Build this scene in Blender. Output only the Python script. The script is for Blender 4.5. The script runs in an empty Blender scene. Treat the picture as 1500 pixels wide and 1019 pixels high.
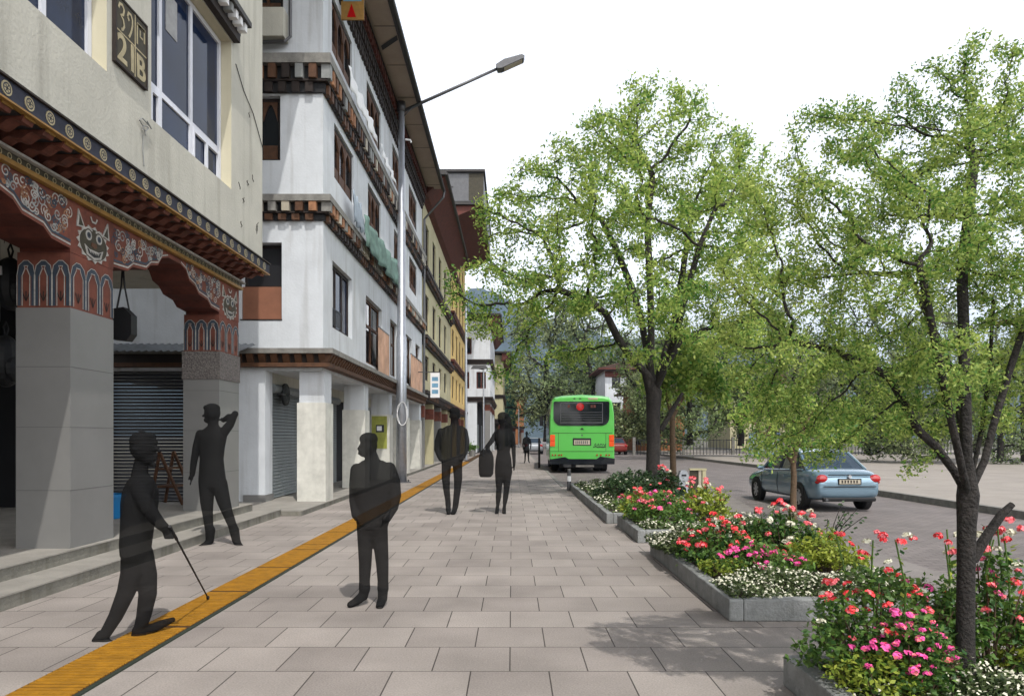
import bpy, bmesh, math, random
import numpy as np
from mathutils import Vector, Matrix

SC = bpy.context.scene
COL = SC.collection
# ---------------------------------------------------------------- camera, sky, sun, exposure
cd = bpy.data.cameras.new('camera'); cam = bpy.data.objects.new('camera', cd); COL.objects.link(cam)
cam.location = (0, 0, 1.4); cam.rotation_euler = (math.radians(90), 0, 0)
cd.lens = 25.0; cd.sensor_width = 36.0; cd.sensor_fit = 'HORIZONTAL'; cd.shift_y = 0.087
cd.clip_start = 0.05; cd.clip_end = 20000
SC.camera = cam
SUN = Vector((0.187, -0.49, 0.85)).normalized()
ELEV = math.asin(SUN.z)
w = bpy.data.worlds.new('World'); SC.world = w; w.use_nodes = True
nt = w.node_tree; bg = nt.nodes['Background']
sky = nt.nodes.new('ShaderNodeTexSky'); sky.sky_type = 'NISHITA'; sky.sun_disc = False
sky.sun_elevation = ELEV; sky.sun_rotation = math.atan2(SUN.x, SUN.y)
sky.dust_density = 4.0; sky.air_density = 1.0; sky.ozone_density = 1.0
hs = nt.nodes.new('ShaderNodeHueSaturation'); hs.inputs['Saturation'].default_value = 0.14
nt.links.new(sky.outputs[0], hs.inputs['Color'])
# bright white haze low in the sky, clearer towards the zenith
tcw = nt.nodes.new('ShaderNodeTexCoord'); sep = nt.nodes.new('ShaderNodeSeparateXYZ'); nt.links.new(tcw.outputs['Generated'], sep.inputs[0])
mrw = nt.nodes.new('ShaderNodeMapRange'); mrw.interpolation_type = 'SMOOTHSTEP'; mrw.inputs[1].default_value = .46; mrw.inputs[2].default_value = .80; mrw.inputs[3].default_value = 4.3; mrw.inputs[4].default_value = .35
nt.links.new(sep.outputs['Z'], mrw.inputs[0])
vmw = nt.nodes.new('ShaderNodeVectorMath'); vmw.operation = 'SCALE'; nt.links.new(hs.outputs[0], vmw.inputs[0]); nt.links.new(mrw.outputs[0], vmw.inputs['Scale'])
nt.links.new(vmw.outputs[0], bg.inputs['Color'])
bg.inputs['Strength'].default_value = 0.15
ld = bpy.data.lights.new('sun', 'SUN'); ld.energy = 4.4; ld.angle = math.radians(0.5); ld.color = (1, 0.965, 0.91)
lo = bpy.data.objects.new('sun', ld); COL.objects.link(lo); lo.location = (20, -40, 80)
lo.rotation_euler = (-SUN).to_track_quat('-Z', 'Y').to_euler()
SC.view_settings.view_transform = 'Standard'; SC.view_settings.look = 'None'
SC.view_settings.exposure = -0.28; SC.view_settings.gamma = 1.0
SC.cycles.max_bounces = 6; SC.cycles.transparent_max_bounces = 12
F = 1041.7

def W(px, py, Y):
    return Vector(((px - 750) * Y / F, Y, 1.4 - (py - 640) * Y / F))

# ---------------------------------------------------------------- materials
def lin(r, g, b, k=1.0):
    def c(u):
        u /= 255.0
        return (u / 12.92 if u <= 0.04045 else ((u + 0.055) / 1.055) ** 2.4) * k
    return (c(r), c(g), c(b))

def _n(nt, t, **kw):
    n = nt.nodes.new(t)
    for k, v in kw.items(): setattr(n, k, v)
    return n

def mat(name, rgb, rough=0.8, var=0.14, scale=2.5, bump=0.0, bscale=40.0, streak=0.0, metal=0.0, spec=0.4, stain=None, coat=0.0):
    m = bpy.data.materials.new(name); m.use_nodes = True
    nt = m.node_tree; b = nt.nodes['Principled BSDF']; L = nt.links.new
    b.inputs['Roughness'].default_value = rough; b.inputs['Metallic'].default_value = metal
    b.inputs['Specular IOR Level'].default_value = spec; b.inputs['Coat Weight'].default_value = coat
    g = _n(nt, 'ShaderNodeNewGeometry')
    n1 = _n(nt, 'ShaderNodeTexNoise'); n1.inputs['Scale'].default_value = scale; n1.inputs['Detail'].default_value = 6; n1.inputs['Roughness'].default_value = 0.65
    L(g.outputs['Position'], n1.inputs['Vector'])
    mx = _n(nt, 'ShaderNodeMix', data_type='RGBA')
    mx.inputs[6].default_value = (*[c * (1 - var) for c in rgb], 1); mx.inputs[7].default_value = (*[min(1, c * (1 + var)) for c in rgb], 1)
    mr = _n(nt, 'ShaderNodeMapRange'); mr.inputs[1].default_value = 0.32; mr.inputs[2].default_value = 0.68
    L(n1.outputs['Fac'], mr.inputs[0]); L(mr.outputs[0], mx.inputs[0])
    out = mx.outputs[2]
    if streak > 0:
        mp = _n(nt, 'ShaderNodeMapping'); mp.inputs['Scale'].default_value = (5, 5, 0.35)
        n2 = _n(nt, 'ShaderNodeTexNoise'); n2.inputs['Scale'].default_value = 1.0; n2.inputs['Detail'].default_value = 5
        L(g.outputs['Position'], mp.inputs[0]); L(mp.outputs[0], n2.inputs['Vector'])
        r2 = _n(nt, 'ShaderNodeMapRange'); r2.inputs[1].default_value = 0.52; r2.inputs[2].default_value = 0.78; r2.inputs[4].default_value = streak
        L(n2.outputs['Fac'], r2.inputs[0])
        m2 = _n(nt, 'ShaderNodeMix', data_type='RGBA')
        m2.inputs[7].default_value = (*(stain or [c * 0.35 for c in rgb]), 1)
        L(r2.outputs[0], m2.inputs[0]); L(out, m2.inputs[6]); out = m2.outputs[2]
    L(out, b.inputs['Base Color'])
    if bump > 0:
        n3 = _n(nt, 'ShaderNodeTexNoise'); n3.inputs['Scale'].default_value = bscale; n3.inputs['Detail'].default_value = 4
        L(g.outputs['Position'], n3.inputs['Vector'])
        bp = _n(nt, 'ShaderNodeBump'); bp.inputs['Strength'].default_value = bump; bp.inputs['Distance'].default_value = 0.02
        L(n3.outputs['Fac'], bp.inputs['Height']); L(bp.outputs[0], b.inputs['Normal'])
    return m

def leafmat(name, dark, light, trans=0.35):
    m = bpy.data.materials.new(name); m.use_nodes = True
    nt = m.node_tree; L = nt.links.new; b = nt.nodes['Principled BSDF']; o = nt.nodes['Material Output']
    g = _n(nt, 'ShaderNodeNewGeometry')
    mx = _n(nt, 'ShaderNodeMix', data_type='RGBA'); mx.inputs[6].default_value = (*dark, 1); mx.inputs[7].default_value = (*light, 1)
    n1 = _n(nt, 'ShaderNodeTexNoise'); n1.inputs['Scale'].default_value = 1.2; L(g.outputs['Position'], n1.inputs['Vector'])
    a = _n(nt, 'ShaderNodeMath', operation='MULTIPLY_ADD'); a.inputs[1].default_value = 1.2; a.inputs[2].default_value = -0.6
    L(n1.outputs['Fac'], a.inputs[0])
    s = _n(nt, 'ShaderNodeMath', operation='ADD'); s.use_clamp = True
    L(a.outputs[0], s.inputs[0]); L(g.outputs['Random Per Island'], s.inputs[1]); L(s.outputs[0], mx.inputs[0])
    L(mx.outputs[2], b.inputs['Base Color']); b.inputs['Roughness'].default_value = 0.5; b.inputs['Specular IOR Level'].default_value = 0.3
    tr = _n(nt, 'ShaderNodeBsdfTranslucent'); L(mx.outputs[2], tr.inputs['Color'])
    ms = _n(nt, 'ShaderNodeMixShader'); ms.inputs[0].default_value = trans
    L(b.outputs[0], ms.inputs[1]); L(tr.outputs[0], ms.inputs[2]); L(ms.outputs[0], o.inputs['Surface'])
    return m

def paving(name, c1, c2, mortar, bw, rh, ox, oy, msize=0.007, spec=0.3):
    m = bpy.data.materials.new(name); m.use_nodes = True
    nt = m.node_tree; L = nt.links.new; b = nt.nodes['Principled BSDF']
    g = _n(nt, 'ShaderNodeNewGeometry'); mp = _n(nt, 'ShaderNodeMapping'); mp.inputs['Location'].default_value = (ox, oy, 0)
    L(g.outputs['Position'], mp.inputs[0])
    br = _n(nt, 'ShaderNodeTexBrick'); br.inputs['Scale'].default_value = 1; br.inputs['Brick Width'].default_value = bw; br.inputs['Row Height'].default_value = rh
    br.inputs['Mortar Size'].default_value = msize; br.inputs['Mortar Smooth'].default_value = 0.2; br.offset = 0.5; br.squash = 1
    br.inputs['Color1'].default_value = (*c1, 1); br.inputs['Color2'].default_value = (*c2, 1); br.inputs['Mortar'].default_value = (*mortar, 1)
    L(mp.outputs[0], br.inputs['Vector'])
    def noise(sc, det, lo, hi, a, bb):
        n = _n(nt, 'ShaderNodeTexNoise'); n.inputs['Scale'].default_value = sc; n.inputs['Detail'].default_value = det
        L(g.outputs['Position'], n.inputs['Vector'])
        r = _n(nt, 'ShaderNodeMapRange'); r.inputs[1].default_value = lo; r.inputs[2].default_value = hi; r.inputs[3].default_value = a; r.inputs[4].default_value = bb
        L(n.outputs['Fac'], r.inputs[0]); return n, r
    na, ra = noise(90, 3, 0.3, 0.7, 0.82, 1.14)
    nb, rb = noise(1.3, 8, 0.3, 0.7, 0.80, 1.13)
    ml = _n(nt, 'ShaderNodeMath', operation='MULTIPLY'); L(ra.outputs[0], ml.inputs[0]); L(rb.outputs[0], ml.inputs[1])
    vm = _n(nt, 'ShaderNodeVectorMath', operation='SCALE'); L(br.outputs['Color'], vm.inputs[0]); L(ml.outputs[0], vm.inputs['Scale'])
    L(vm.outputs[0], b.inputs['Base Color']); b.inputs['Roughness'].default_value = 0.75; b.inputs['Specular IOR Level'].default_value = spec
    sb = _n(nt, 'ShaderNodeMath', operation='MULTIPLY_ADD'); sb.inputs[1].default_value = -1.5
    L(br.outputs['Fac'], sb.inputs[0]); L(na.outputs['Fac'], sb.inputs[2])
    bp = _n(nt, 'ShaderNodeBump'); bp.inputs['Strength'].default_value = 0.35; bp.inputs['Distance'].default_value = 0.006
    L(sb.outputs[0], bp.inputs['Height']); L(bp.outputs[0], b.inputs['Normal'])
    return m

M = {}
M['pave'] = paving('pavement slabs', lin(176, 166, 159, .57), lin(192, 182, 174, .60), lin(92, 84, 79, .52), 0.468, 0.4905, 0.247, -4.258, .0045)
M['road'] = paving('road setts', lin(156, 146, 143, .62), lin(142, 134, 130, .62), lin(112, 104, 102, .55), 0.22, 0.11, 0, 0, 0.008)
M['apron'] = mat('grey apron concrete', lin(168, 160, 155, .5), .85, .16, 1.5, .3, 30)
M['concrete'] = mat('light pavement concrete', lin(200, 190, 180, .5), .85, .14, .8, .3, 25)
M['ground'] = mat('dusty ground', lin(140, 135, 118, .4), .95, .25, .3)
M['kerb'] = mat('kerb granite', lin(165, 162, 155, .5), .8, .25, 6, .4, 60)
M['planter'] = mat('planter concrete', lin(172, 174, 172, .52), .85, .3, 5, .5, 45, streak=.75, stain=lin(120, 118, 112, .4))
M['soil'] = mat('soil', (.045, .032, .022), .95, .4, 12, .6, 50)
M['step'] = mat('weathered step concrete', lin(158, 154, 142, .5), .85, .22, 4, .5, 40, streak=.75, stain=lin(104, 98, 74, .4))
M['steptop'] = mat('worn step tread', lin(190, 184, 174, .5), .85, .15, 3, .3, 40)
M['ochre'] = mat('ochre tactile tile', lin(208, 146, 26, .48), .7, .25, 9, .3, 80)
M['ochredk'] = mat('ochre groove shade', lin(112, 72, 16, .34), .8, .3, 7)  # dark base: shade in the grooves between the bars put into the colour
M['rubber'] = mat('dark green edge shadow', (.02, .028, .018), .8)  # thin shadow beside the strip painted as a dark line, not rubber
M['cream'] = mat('cream render', lin(203, 200, 187, .72), .9, .10, 1.2, .25, 30, streak=.45, stain=lin(150, 146, 132, .5))
M['creamlit'] = mat('lit cream reveal', lin(226, 218, 190, .66), .85, .06, 2)  # lit copy of the cream: sunlight on the reveals put into the colour
M['white'] = mat('white render', lin(224, 228, 232, .70), .9, .08, 1.6, .2, 25, streak=.6, stain=lin(165, 160, 152, .6))
M['whitep'] = mat('white paint', lin(235, 235, 235, .85), .6, .05, 4)
M['marble'] = mat('pale marble cladding', lin(224, 222, 212, .74), .35, .16, 3.5, streak=.35, stain=lin(170, 168, 160, .7))
M['tile'] = mat('grey column tiles', lin(156, 155, 152, .50), .4, .07, 1.5, spec=.5)
M['tilejoint'] = mat('tile joint', (.11, .11, .105), .9)
M['roughstone'] = mat('rough grey stone', lin(118, 112, 108, .7), .95, .6, 45, .9, 60)
M['redpaint'] = mat('red brown paint', lin(128, 72, 56, .62), .8, .3, 5, streak=.55, stain=lin(80, 58, 50, .5))
M['palewear'] = mat('worn white paint', lin(192, 188, 180, .62), .8, .3, 14, streak=.4)
M['bracket'] = mat('weathered bracket paint', lin(118, 66, 50, .6), .85, .4, 9, streak=.6, stain=lin(50, 38, 34, .5))
M['redwood'] = mat('red brown timber', lin(96, 46, 34, .7), .7, .3, 6)
M['orange'] = mat('orange timber', lin(190, 136, 98, .5), .8, .35, 8)
M['brown'] = mat('brown timber', lin(100, 66, 42, .6), .7, .35, 7)
M['darkwood'] = mat('dark timber', lin(48, 36, 30, .6), .7, .3, 6)
M['black'] = mat('black paint and gap shade', (.006, .006, .007), .6)
M['dark'] = mat('dark interior', (.012, .012, .014), .9)  # near-black: shade of the shop interiors put into the colour
M['navy'] = mat('navy painted band', lin(48, 50, 66, .6), .7, .3, 8)
M['gold'] = mat('gold paint', lin(176, 132, 60, .55), .5, .2, 10)
M['palegold'] = mat('pale gold paint', lin(192, 178, 140, .6), .6, .2, 12)
M['bluepaint'] = mat('blue grey paint', lin(66, 78, 92, .55), .7, .2, 12)
M['greypaint'] = mat('grey paint', lin(150, 152, 150, .7), .7, .15, 6)
M['olive'] = mat('olive paint', lin(72, 66, 50, .6), .7, .3, 10)
M['glass'] = mat('dark window glass', lin(36, 54, 88, .42), .07, .4, 1.2, spec=.15)
M['glassdk'] = mat('black window glass', (.008, .010, .013), .08, .2, 2, spec=.6)
M['curtain'] = mat('pale curtain', lin(190, 190, 190, .6), .9, .2, 6)
M['peach'] = mat('peach sheet', lin(206, 164, 136, .7), .8, .3, 2, streak=.7, stain=lin(215, 210, 205, .75))
M['copper'] = mat('brown panel', lin(150, 100, 76, .7), .6, .15, 2)
M['alu'] = mat('white window frame', lin(222, 224, 232, .8), .4, .04, 4)
M['galv'] = mat('galvanised steel', lin(200, 204, 212, .7), .38, .12, 8, metal=.75, streak=.25)
M['steelgrey'] = mat('grey steel', lin(110, 110, 112, .6), .45, .12, 6, metal=.5)
M['shutter'] = mat('roller shutter', lin(150, 156, 158, .6), .5, .1, 2, metal=.35, streak=.3)
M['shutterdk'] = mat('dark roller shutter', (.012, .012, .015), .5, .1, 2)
M['soffit'] = mat('pale brown soffit boards', lin(188, 168, 152, .62), .8, .1, 2)
M['roofmetal'] = mat('dark roof metal', lin(70, 66, 64, .5), .6, .2, 3)
M['roofred'] = mat('red brown roof boards', lin(78, 48, 42, .4), .8, .3, 3)
M['b3'] = mat('yellowed cream render', lin(198, 190, 154, .68), .9, .12, 1.2, streak=.35)
M['yellow'] = mat('yellow render', lin(228, 196, 126, .7), .9, .12, 1, streak=.3)
M['bluegrey'] = mat('blue grey render', lin(160, 172, 184, .7), .9, .08, 1)
M['brick'] = mat('orange brick', lin(180, 120, 80, .6), .9, .25, 6)
M['net'] = mat('green scaffold net', lin(70, 116, 100, .5), .9, .2, 4)
M['netcloth'] = mat('teal shade cloth', lin(120, 150, 140, .6), .9, .3, 5, streak=.5)
M['busgreen'] = mat('bus green paint', lin(104, 214, 92, .58), .28, .03, 2, coat=.6)
M['tyre'] = mat('tyre rubber', (.012, .012, .012), .85)
M['rim'] = mat('alloy rim', lin(200, 202, 206, .8), .3, .05, 6, metal=.8)
M['carblue'] = mat('pale blue car paint', lin(150, 180, 200, .62), .2, .03, 2, metal=.45, coat=.8)
M['carglass'] = mat('car glass', lin(90, 110, 130, .3), .05, .05, 2, spec=.8)
M['redlens'] = mat('red lens', lin(200, 20, 24, .6), .15, .1, 8, coat=.8)
M['orangelens'] = mat('orange lens', lin(246, 90, 24, .7), .2, .1, 8, coat=.6)
M['plate'] = mat('pale number plate', lin(190, 180, 160, .7), .5, .1, 8)
M['bark'] = mat('dark bark', lin(76, 70, 66, .36), .95, .5, 22, 1.0, 60, streak=.8, stain=(.009, .0085, .008))
M['barkyoung'] = mat('brown young bark', lin(120, 98, 76, .5), .95, .3, 20, .6, 50)
M['leaf'] = leafmat('tree leaves', (.085, .22, .04), (.54, .63, .16), .55)
M['leaf2'] = leafmat('near tree leaves', (.085, .21, .04), (.54, .62, .17), .55)
M['leafbg'] = leafmat('background leaves', (.045, .08, .03), (.27, .34, .14), .35)
M['leafbg2'] = leafmat('olive background leaves', (.07, .10, .045), (.34, .39, .18), .35)
M['shrub'] = leafmat('shrub leaves', (.022, .07, .016), (.14, .24, .045), .25)
M['shrubdk'] = leafmat('dark shrub leaves', (.010, .030, .010), (.05, .09, .03), .2)
M['shrubyl'] = leafmat('yellow green leaves', (.12, .19, .02), (.36, .40, .06), .3)
M['cover'] = leafmat('ground cover leaves', (.02, .04, .012), (.14, .18, .07), .2)
M['fwhite'] = mat('white petals', (.62, .60, .47), .7, .15, 30)
M['fred'] = mat('red petals', lin(244, 66, 72, .95), .6, .2, 30)
M['fpink'] = mat('pink petals', lin(240, 90, 165, .95), .6, .2, 30)
M['fsalmon'] = mat('salmon petals', lin(246, 122, 130, .95), .6, .2, 30)
M['hill'] = mat('wooded hill', (.03, .048, .05), .95, .5, .012)
M['bluetub'] = mat('blue plastic', lin(24, 120, 180, .7), .4)
M['poster'] = mat('yellow green poster', lin(178, 182, 84, .6), .5, .2, 6)
M['signblue'] = mat('pale blue print', lin(120, 170, 200, .7), .5, .25, 6)
M['corrug'] = mat('corrugated sheet', lin(150, 155, 160, .6), .5, .2, 4, metal=.4)
M['bluegate'] = mat('pale blue gate', lin(140, 170, 205, .6), .6, .1, 4)
M['brownroof'] = mat('brown roof', lin(96, 72, 62, .5), .8, .25, 1)
M['fenceiron'] = mat('dark iron', (.02, .022, .025), .6)
M['redcar'] = mat('red vehicle paint', lin(150, 60, 55, .6), .4)
M['greycar'] = mat('silver vehicle paint', lin(180, 185, 190, .6), .35, metal=.3)

def silhouette():
    m = bpy.data.materials.new('dark translucent figure'); m.use_nodes = True
    nt = m.node_tree; L = nt.links.new; b = nt.nodes['Principled BSDF']; o = nt.nodes['Material Output']
    b.inputs['Base Color'].default_value = (.0095, .0095, .0098, 1); b.inputs['Roughness'].default_value = .9; b.inputs['Specular IOR Level'].default_value = .05
    t = _n(nt, 'ShaderNodeBsdfTransparent'); ms = _n(nt, 'ShaderNodeMixShader'); ms.inputs[0].default_value = .785
    L(t.outputs[0], ms.inputs[1]); L(b.outputs[0], ms.inputs[2]); L(ms.outputs[0], o.inputs['Surface'])
    return m
M['figure'] = silhouette()

# ---------------------------------------------------------------- mesh helpers
ORG = {}
class MB:
    def __init__(s): s.v = []; s.f = []; s.m = []; s.mats = []
    def mi(s, m):
        if m not in s.mats: s.mats.append(m)
        return s.mats.index(m)
    def add(s, vs, fs, m):
        o = len(s.v); s.v += [tuple(p) for p in vs]; k = s.mi(m)
        for f in fs: s.f.append([i + o for i in f]); s.m.append(k)
    def box(s, x0, x1, y0, y1, z0, z1, m):
        s.add([(x0,y0,z0),(x1,y0,z0),(x1,y1,z0),(x0,y1,z0),(x0,y0,z1),(x1,y0,z1),(x1,y1,z1),(x0,y1,z1)],
              [(0,3,2,1),(4,5,6,7),(0,1,5,4),(1,2,6,5),(2,3,7,6),(3,0,4,7)], m)
    def quad(s, a, b, c, d, m): s.add([a, b, c, d], [(0,1,2,3)], m)
    def prism(s, poly, fn, w0, w1, m, mside=None):
        n = len(poly)
        vs = [fn(u, v, w0) for u, v in poly] + [fn(u, v, w1) for u, v in poly]
        s.add(vs, [tuple(range(n)), tuple(range(2*n-1, n-1, -1))], m)
        s.add(vs, [(i, (i+1) % n, n+(i+1) % n, n+i) for i in range(n)], mside or m)
    def tube(s, pts, rad, seg, m, caps=True):
        pts = [Vector(p) for p in pts]; n = len(pts)
        if not hasattr(rad, '__len__'): rad = [rad] * n
        vs = []; fs = []; up = Vector((0.13, 0.31, 0.94)); prev = None
        for i, p in enumerate(pts):
            d = (pts[min(i+1, n-1)] - pts[max(i-1, 0)])
            if d.length < 1e-9: d = Vector((0, 0, 1))
            d.normalize()
            if prev is None:
                a = d.cross(up)
                if a.length < 1e-3: a = d.cross(Vector((1, 0, 0)))
                a.normalize()
            else:
                a = prev - d * prev.dot(d)
                if a.length < 1e-4: a = d.cross(up)
                a.normalize()
            prev = a; b = d.cross(a)
            for k in range(seg):
                t = 2 * math.pi * k / seg
                vs.append(p + (a * math.cos(t) + b * math.sin(t)) * rad[i])
        for i in range(n - 1):
            for k in range(seg):
                k2 = (k + 1) % seg
                fs.append((i*seg+k, i*seg+k2, (i+1)*seg+k2, (i+1)*seg+k))
        if caps: fs += [tuple(range(seg-1, -1, -1)), tuple(range((n-1)*seg, n*seg))]
        s.add(vs, fs, m)
    def ell(s, c, r, m, nu=14, nv=10, rot=None):
        vs = []; fs = []; c = Vector(c)
        if not hasattr(r, '__len__'): r = (r, r, r)
        for i in range(nv + 1):
            th = math.pi * i / nv
            for k in range(nu):
                ph = 2 * math.pi * k / nu
                q = Vector((r[0]*math.sin(th)*math.cos(ph), r[1]*math.sin(th)*math.sin(ph), r[2]*math.cos(th)))
                if rot: q = rot @ q
                vs.append(c + q)
        for i in range(nv):
            for k in range(nu):
                fs.append((i*nu+k, i*nu+(k+1) % nu, (i+1)*nu+(k+1) % nu, (i+1)*nu+k))
        s.add(vs, fs, m)
    def disc(s, fn, u, v, r, w0, w1, m, seg=14):
        s.prism([(u + r*math.cos(2*math.pi*k/seg), v + r*math.sin(2*math.pi*k/seg)) for k in range(seg)], fn, w0, w1, m)
    def ring(s, fn, u, v, r0, r1, w, m, seg=14):
        a = [fn(u + r0*math.cos(2*math.pi*k/seg), v + r0*math.sin(2*math.pi*k/seg), w) for k in range(seg)]
        b = [fn(u + r1*math.cos(2*math.pi*k/seg), v + r1*math.sin(2*math.pi*k/seg), w) for k in range(seg)]
        s.add(a + b, [(k, (k+1) % seg, seg+(k+1) % seg, seg+k) for k in range(seg)], m)
    def ribbon(s, pts, wd, fn, w, m):
        n = len(pts); vs = []; fs = []
        for i in range(n):
            a = pts[max(i-1, 0)]; b = pts[min(i+1, n-1)]
            dx, dy = b[0]-a[0], b[1]-a[1]; l = math.hypot(dx, dy) or 1
            h = wd / 2
            vs += [fn(pts[i][0]-dy/l*h, pts[i][1]+dx/l*h, w), fn(pts[i][0]+dy/l*h, pts[i][1]-dx/l*h, w)]
        for i in range(n-1): fs.append((2*i, 2*i+1, 2*i+3, 2*i+2))
        s.add(vs, fs, m)
    def holed(s, fn, u0, u1, v0, v1, holes, depth, m, mrev=None):
        us = sorted({u0, u1, *[h[0] for h in holes], *[h[1] for h in holes]}); vs = sorted({v0, v1, *[h[2] for h in holes], *[h[3] for h in holes]})
        us = [u for u in us if u0 <= u <= u1]; vs = [v for v in vs if v0 <= v <= v1]
        for i in range(len(us)-1):
            for j in range(len(vs)-1):
                cu = (us[i]+us[i+1])/2; cv = (vs[j]+vs[j+1])/2
                if any(h[0] < cu < h[1] and h[2] < cv < h[3] for h in holes): continue
                s.quad(fn(us[i], vs[j], 0), fn(us[i+1], vs[j], 0), fn(us[i+1], vs[j+1], 0), fn(us[i], vs[j+1], 0), m)
        for a, b, c, d in [h[:4] for h in holes]:
            r = mrev or m
            s.quad(fn(a,c,0), fn(b,c,0), fn(b,c,depth), fn(a,c,depth), r); s.quad(fn(a,d,0), fn(b,d,0), fn(b,d,depth), fn(a,d,depth), r)
            s.quad(fn(a,c,0), fn(a,d,0), fn(a,d,depth), fn(a,c,depth), r); s.quad(fn(b,c,0), fn(b,d,0), fn(b,d,depth), fn(b,c,depth), r)
    def build(s, name, parent=None, smooth=False, org=None):
        me = bpy.data.meshes.new(name)
        o0 = ORG.get(parent, Vector((0,0,0))) if parent else Vector(org or (0,0,0))
        me.from_pydata([tuple(Vector(p) - o0) for p in s.v], [], s.f)
        for m in s.mats: me.materials.append(M[m])
        me.polygons.foreach_set('material_index', s.m)
        if smooth: me.polygons.foreach_set('use_smooth', [True]*len(me.polygons))
        me.update()
        o = bpy.data.objects.new(name, me); COL.objects.link(o)
        if parent: o.parent = parent
        else: o.location = o0
        ORG[o] = o0
        return o

def tag(o, label=None, cat=None, group=None, kind=None):
    if label: o['label'] = label
    if cat: o['category'] = cat
    if group: o['group'] = group
    if kind: o['kind'] = kind
    return o
def thing(name, label, cat, loc=(0,0,0), group=None):
    o = bpy.data.objects.new(name, None); COL.objects.link(o); o.location = loc; o.empty_display_size = .2
    ORG[o] = Vector(loc); return tag(o, label, cat, group)
def copy_tree(o, parent=None):
    c = o.copy(); COL.objects.link(c); c.parent = parent; ORG[c] = ORG.get(o, Vector((0,0,0)))
    for ch in list(o.children): copy_tree(ch, c)
    return c
def bevel(o, wd, seg=2):
    md = o.modifiers.new('bevel', 'BEVEL'); md.width = wd; md.segments = seg; md.limit_method = 'ANGLE'; return o
def fx(X):   # plane facing +X: u = Y, v = Z, w = depth inward
    return lambda u, v, w: (X - w, u, v)
def fy(Y):   # plane facing -Y: u = X, v = Z, w = depth inward
    return lambda u, v, w: (u, Y + w, v)
def text(s, size, m, place, parent, name='lettering', bold=0.0):
    cu = bpy.data.curves.new(name, 'FONT'); cu.body = s; cu.size = size; cu.extrude = 0.002; cu.offset = bold
    o = bpy.data.objects.new(name, cu); COL.objects.link(o)
    bpy.context.view_layer.update()
    me = bpy.data.meshes.new_from_object(o.evaluated_get(bpy.context.evaluated_depsgraph_get()))
    bpy.data.objects.remove(o)
    o0 = ORG.get(parent, Vector((0,0,0)))
    for vtx in me.vertices:
        vtx.co = Vector(place(vtx.co.x, vtx.co.y, vtx.co.z)) - o0
    me.materials.clear(); me.materials.append(M[m])
    o = bpy.data.objects.new(name, me); COL.objects.link(o); o.parent = parent
    return o
def struct(mb, name, label=None):
    o = mb.build(name); o['kind'] = 'structure'; return o

# ---------------------------------------------------------------- ground
b = MB(); b.quad((-6000,-300,-.16),(6000,-300,-.16),(6000,6000,-.16),(-6000,6000,-.16),'ground'); struct(b,'ground')
b = MB(); b.quad((1.3,-12,-.10),(14,-12,-.10),(14,260,-.10),(1.3,260,-.10),'road'); struct(b,'road')
b = MB(); b.quad((3.52,-12,-.096),(4.75,-12,-.096),(4.75,13,-.096),(3.52,13,-.096),'apron')
b.quad((3.52,13,-.096),(4.75,13,-.096),(5.9,20.2,-.096),(3.52,20.2,-.096),'apron'); struct(b,'road_apron')
b = MB(); b.box(-9,1.38,-12,130,-.4,0,'pave'); b.box(1.38,3.40,-12,19.9,-.4,0,'pave'); struct(b,'pavement')
b = MB()
y = -12.0
while y < 19.8:
    b.box(3.405,3.515,y,min(y+.79,19.9),-.3,.006,'kerb'); y += .8
x = 1.5
while x < 3.5:
    b.box(x,min(x+.79,3.515),19.905,20.02,-.3,.006,'kerb'); x += .8
y = 20.03
while y < 125:
    b.box(1.385,1.495,y,y+.79,-.3,.006,'kerb'); y += .8
struct(b,'kerb')
b = MB(); b.box(9.5,60,-8,25.5,-.4,.03,'concrete'); b.box(12.2,60,25.5,75,-.4,.028,'concrete'); struct(b,'far_pavement')
b = MB()
y = -8
while y < 25: b.box(9.35,9.495,y,y+.99,-.3,.045,'kerb'); y += 1
y = 25.6
while y < 74: b.box(12.05,12.195,y,y+.99,-.3,.045,'kerb'); y += 1
struct(b,'far_kerb')
# tactile strip: raised bars across the walking line
b = MB(); b.box(-2.74,-2.37,-3,58,-.02,.005,'ochredk')
y = -3.0
rr = random.Random(3)
while y < 40:
    t = y % .40
    if t > .02:
        b.box(-2.730,-2.380,y,y+.034+rr.uniform(-.003,.003),.0,.0105,'ochre')
    y += .052
b.box(-2.366,-2.335,-3,58,-.02,.009,'rubber')  # dark bar stands for the strip's edge shadow
o = b.build('tactile_strip'); tag(o,'long ochre yellow ribbed tactile strip laid along the grey pavement','tactile paving')
# steps in front of the arcade
b = MB()
b.box(-4.5,-4.1,-6,12.6,-.1,.115,'step'); b.box(-4.5,-4.085,-6,12.62,.115,.128,'steptop')
b.box(-9.5,-4.49,-6,12.3,-.1,.243,'step'); b.box(-9.5,-4.475,-6,12.32,.243,.256,'steptop')
b.box(-9.5,-3.74,12.62,57,-.1,.085,'step'); b.box(-9.5,-3.72,12.62,57,.085,.10,'steptop')
tag(b.build('arcade_steps'),'two weathered concrete steps running along the foot of the arcade','steps')
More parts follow.
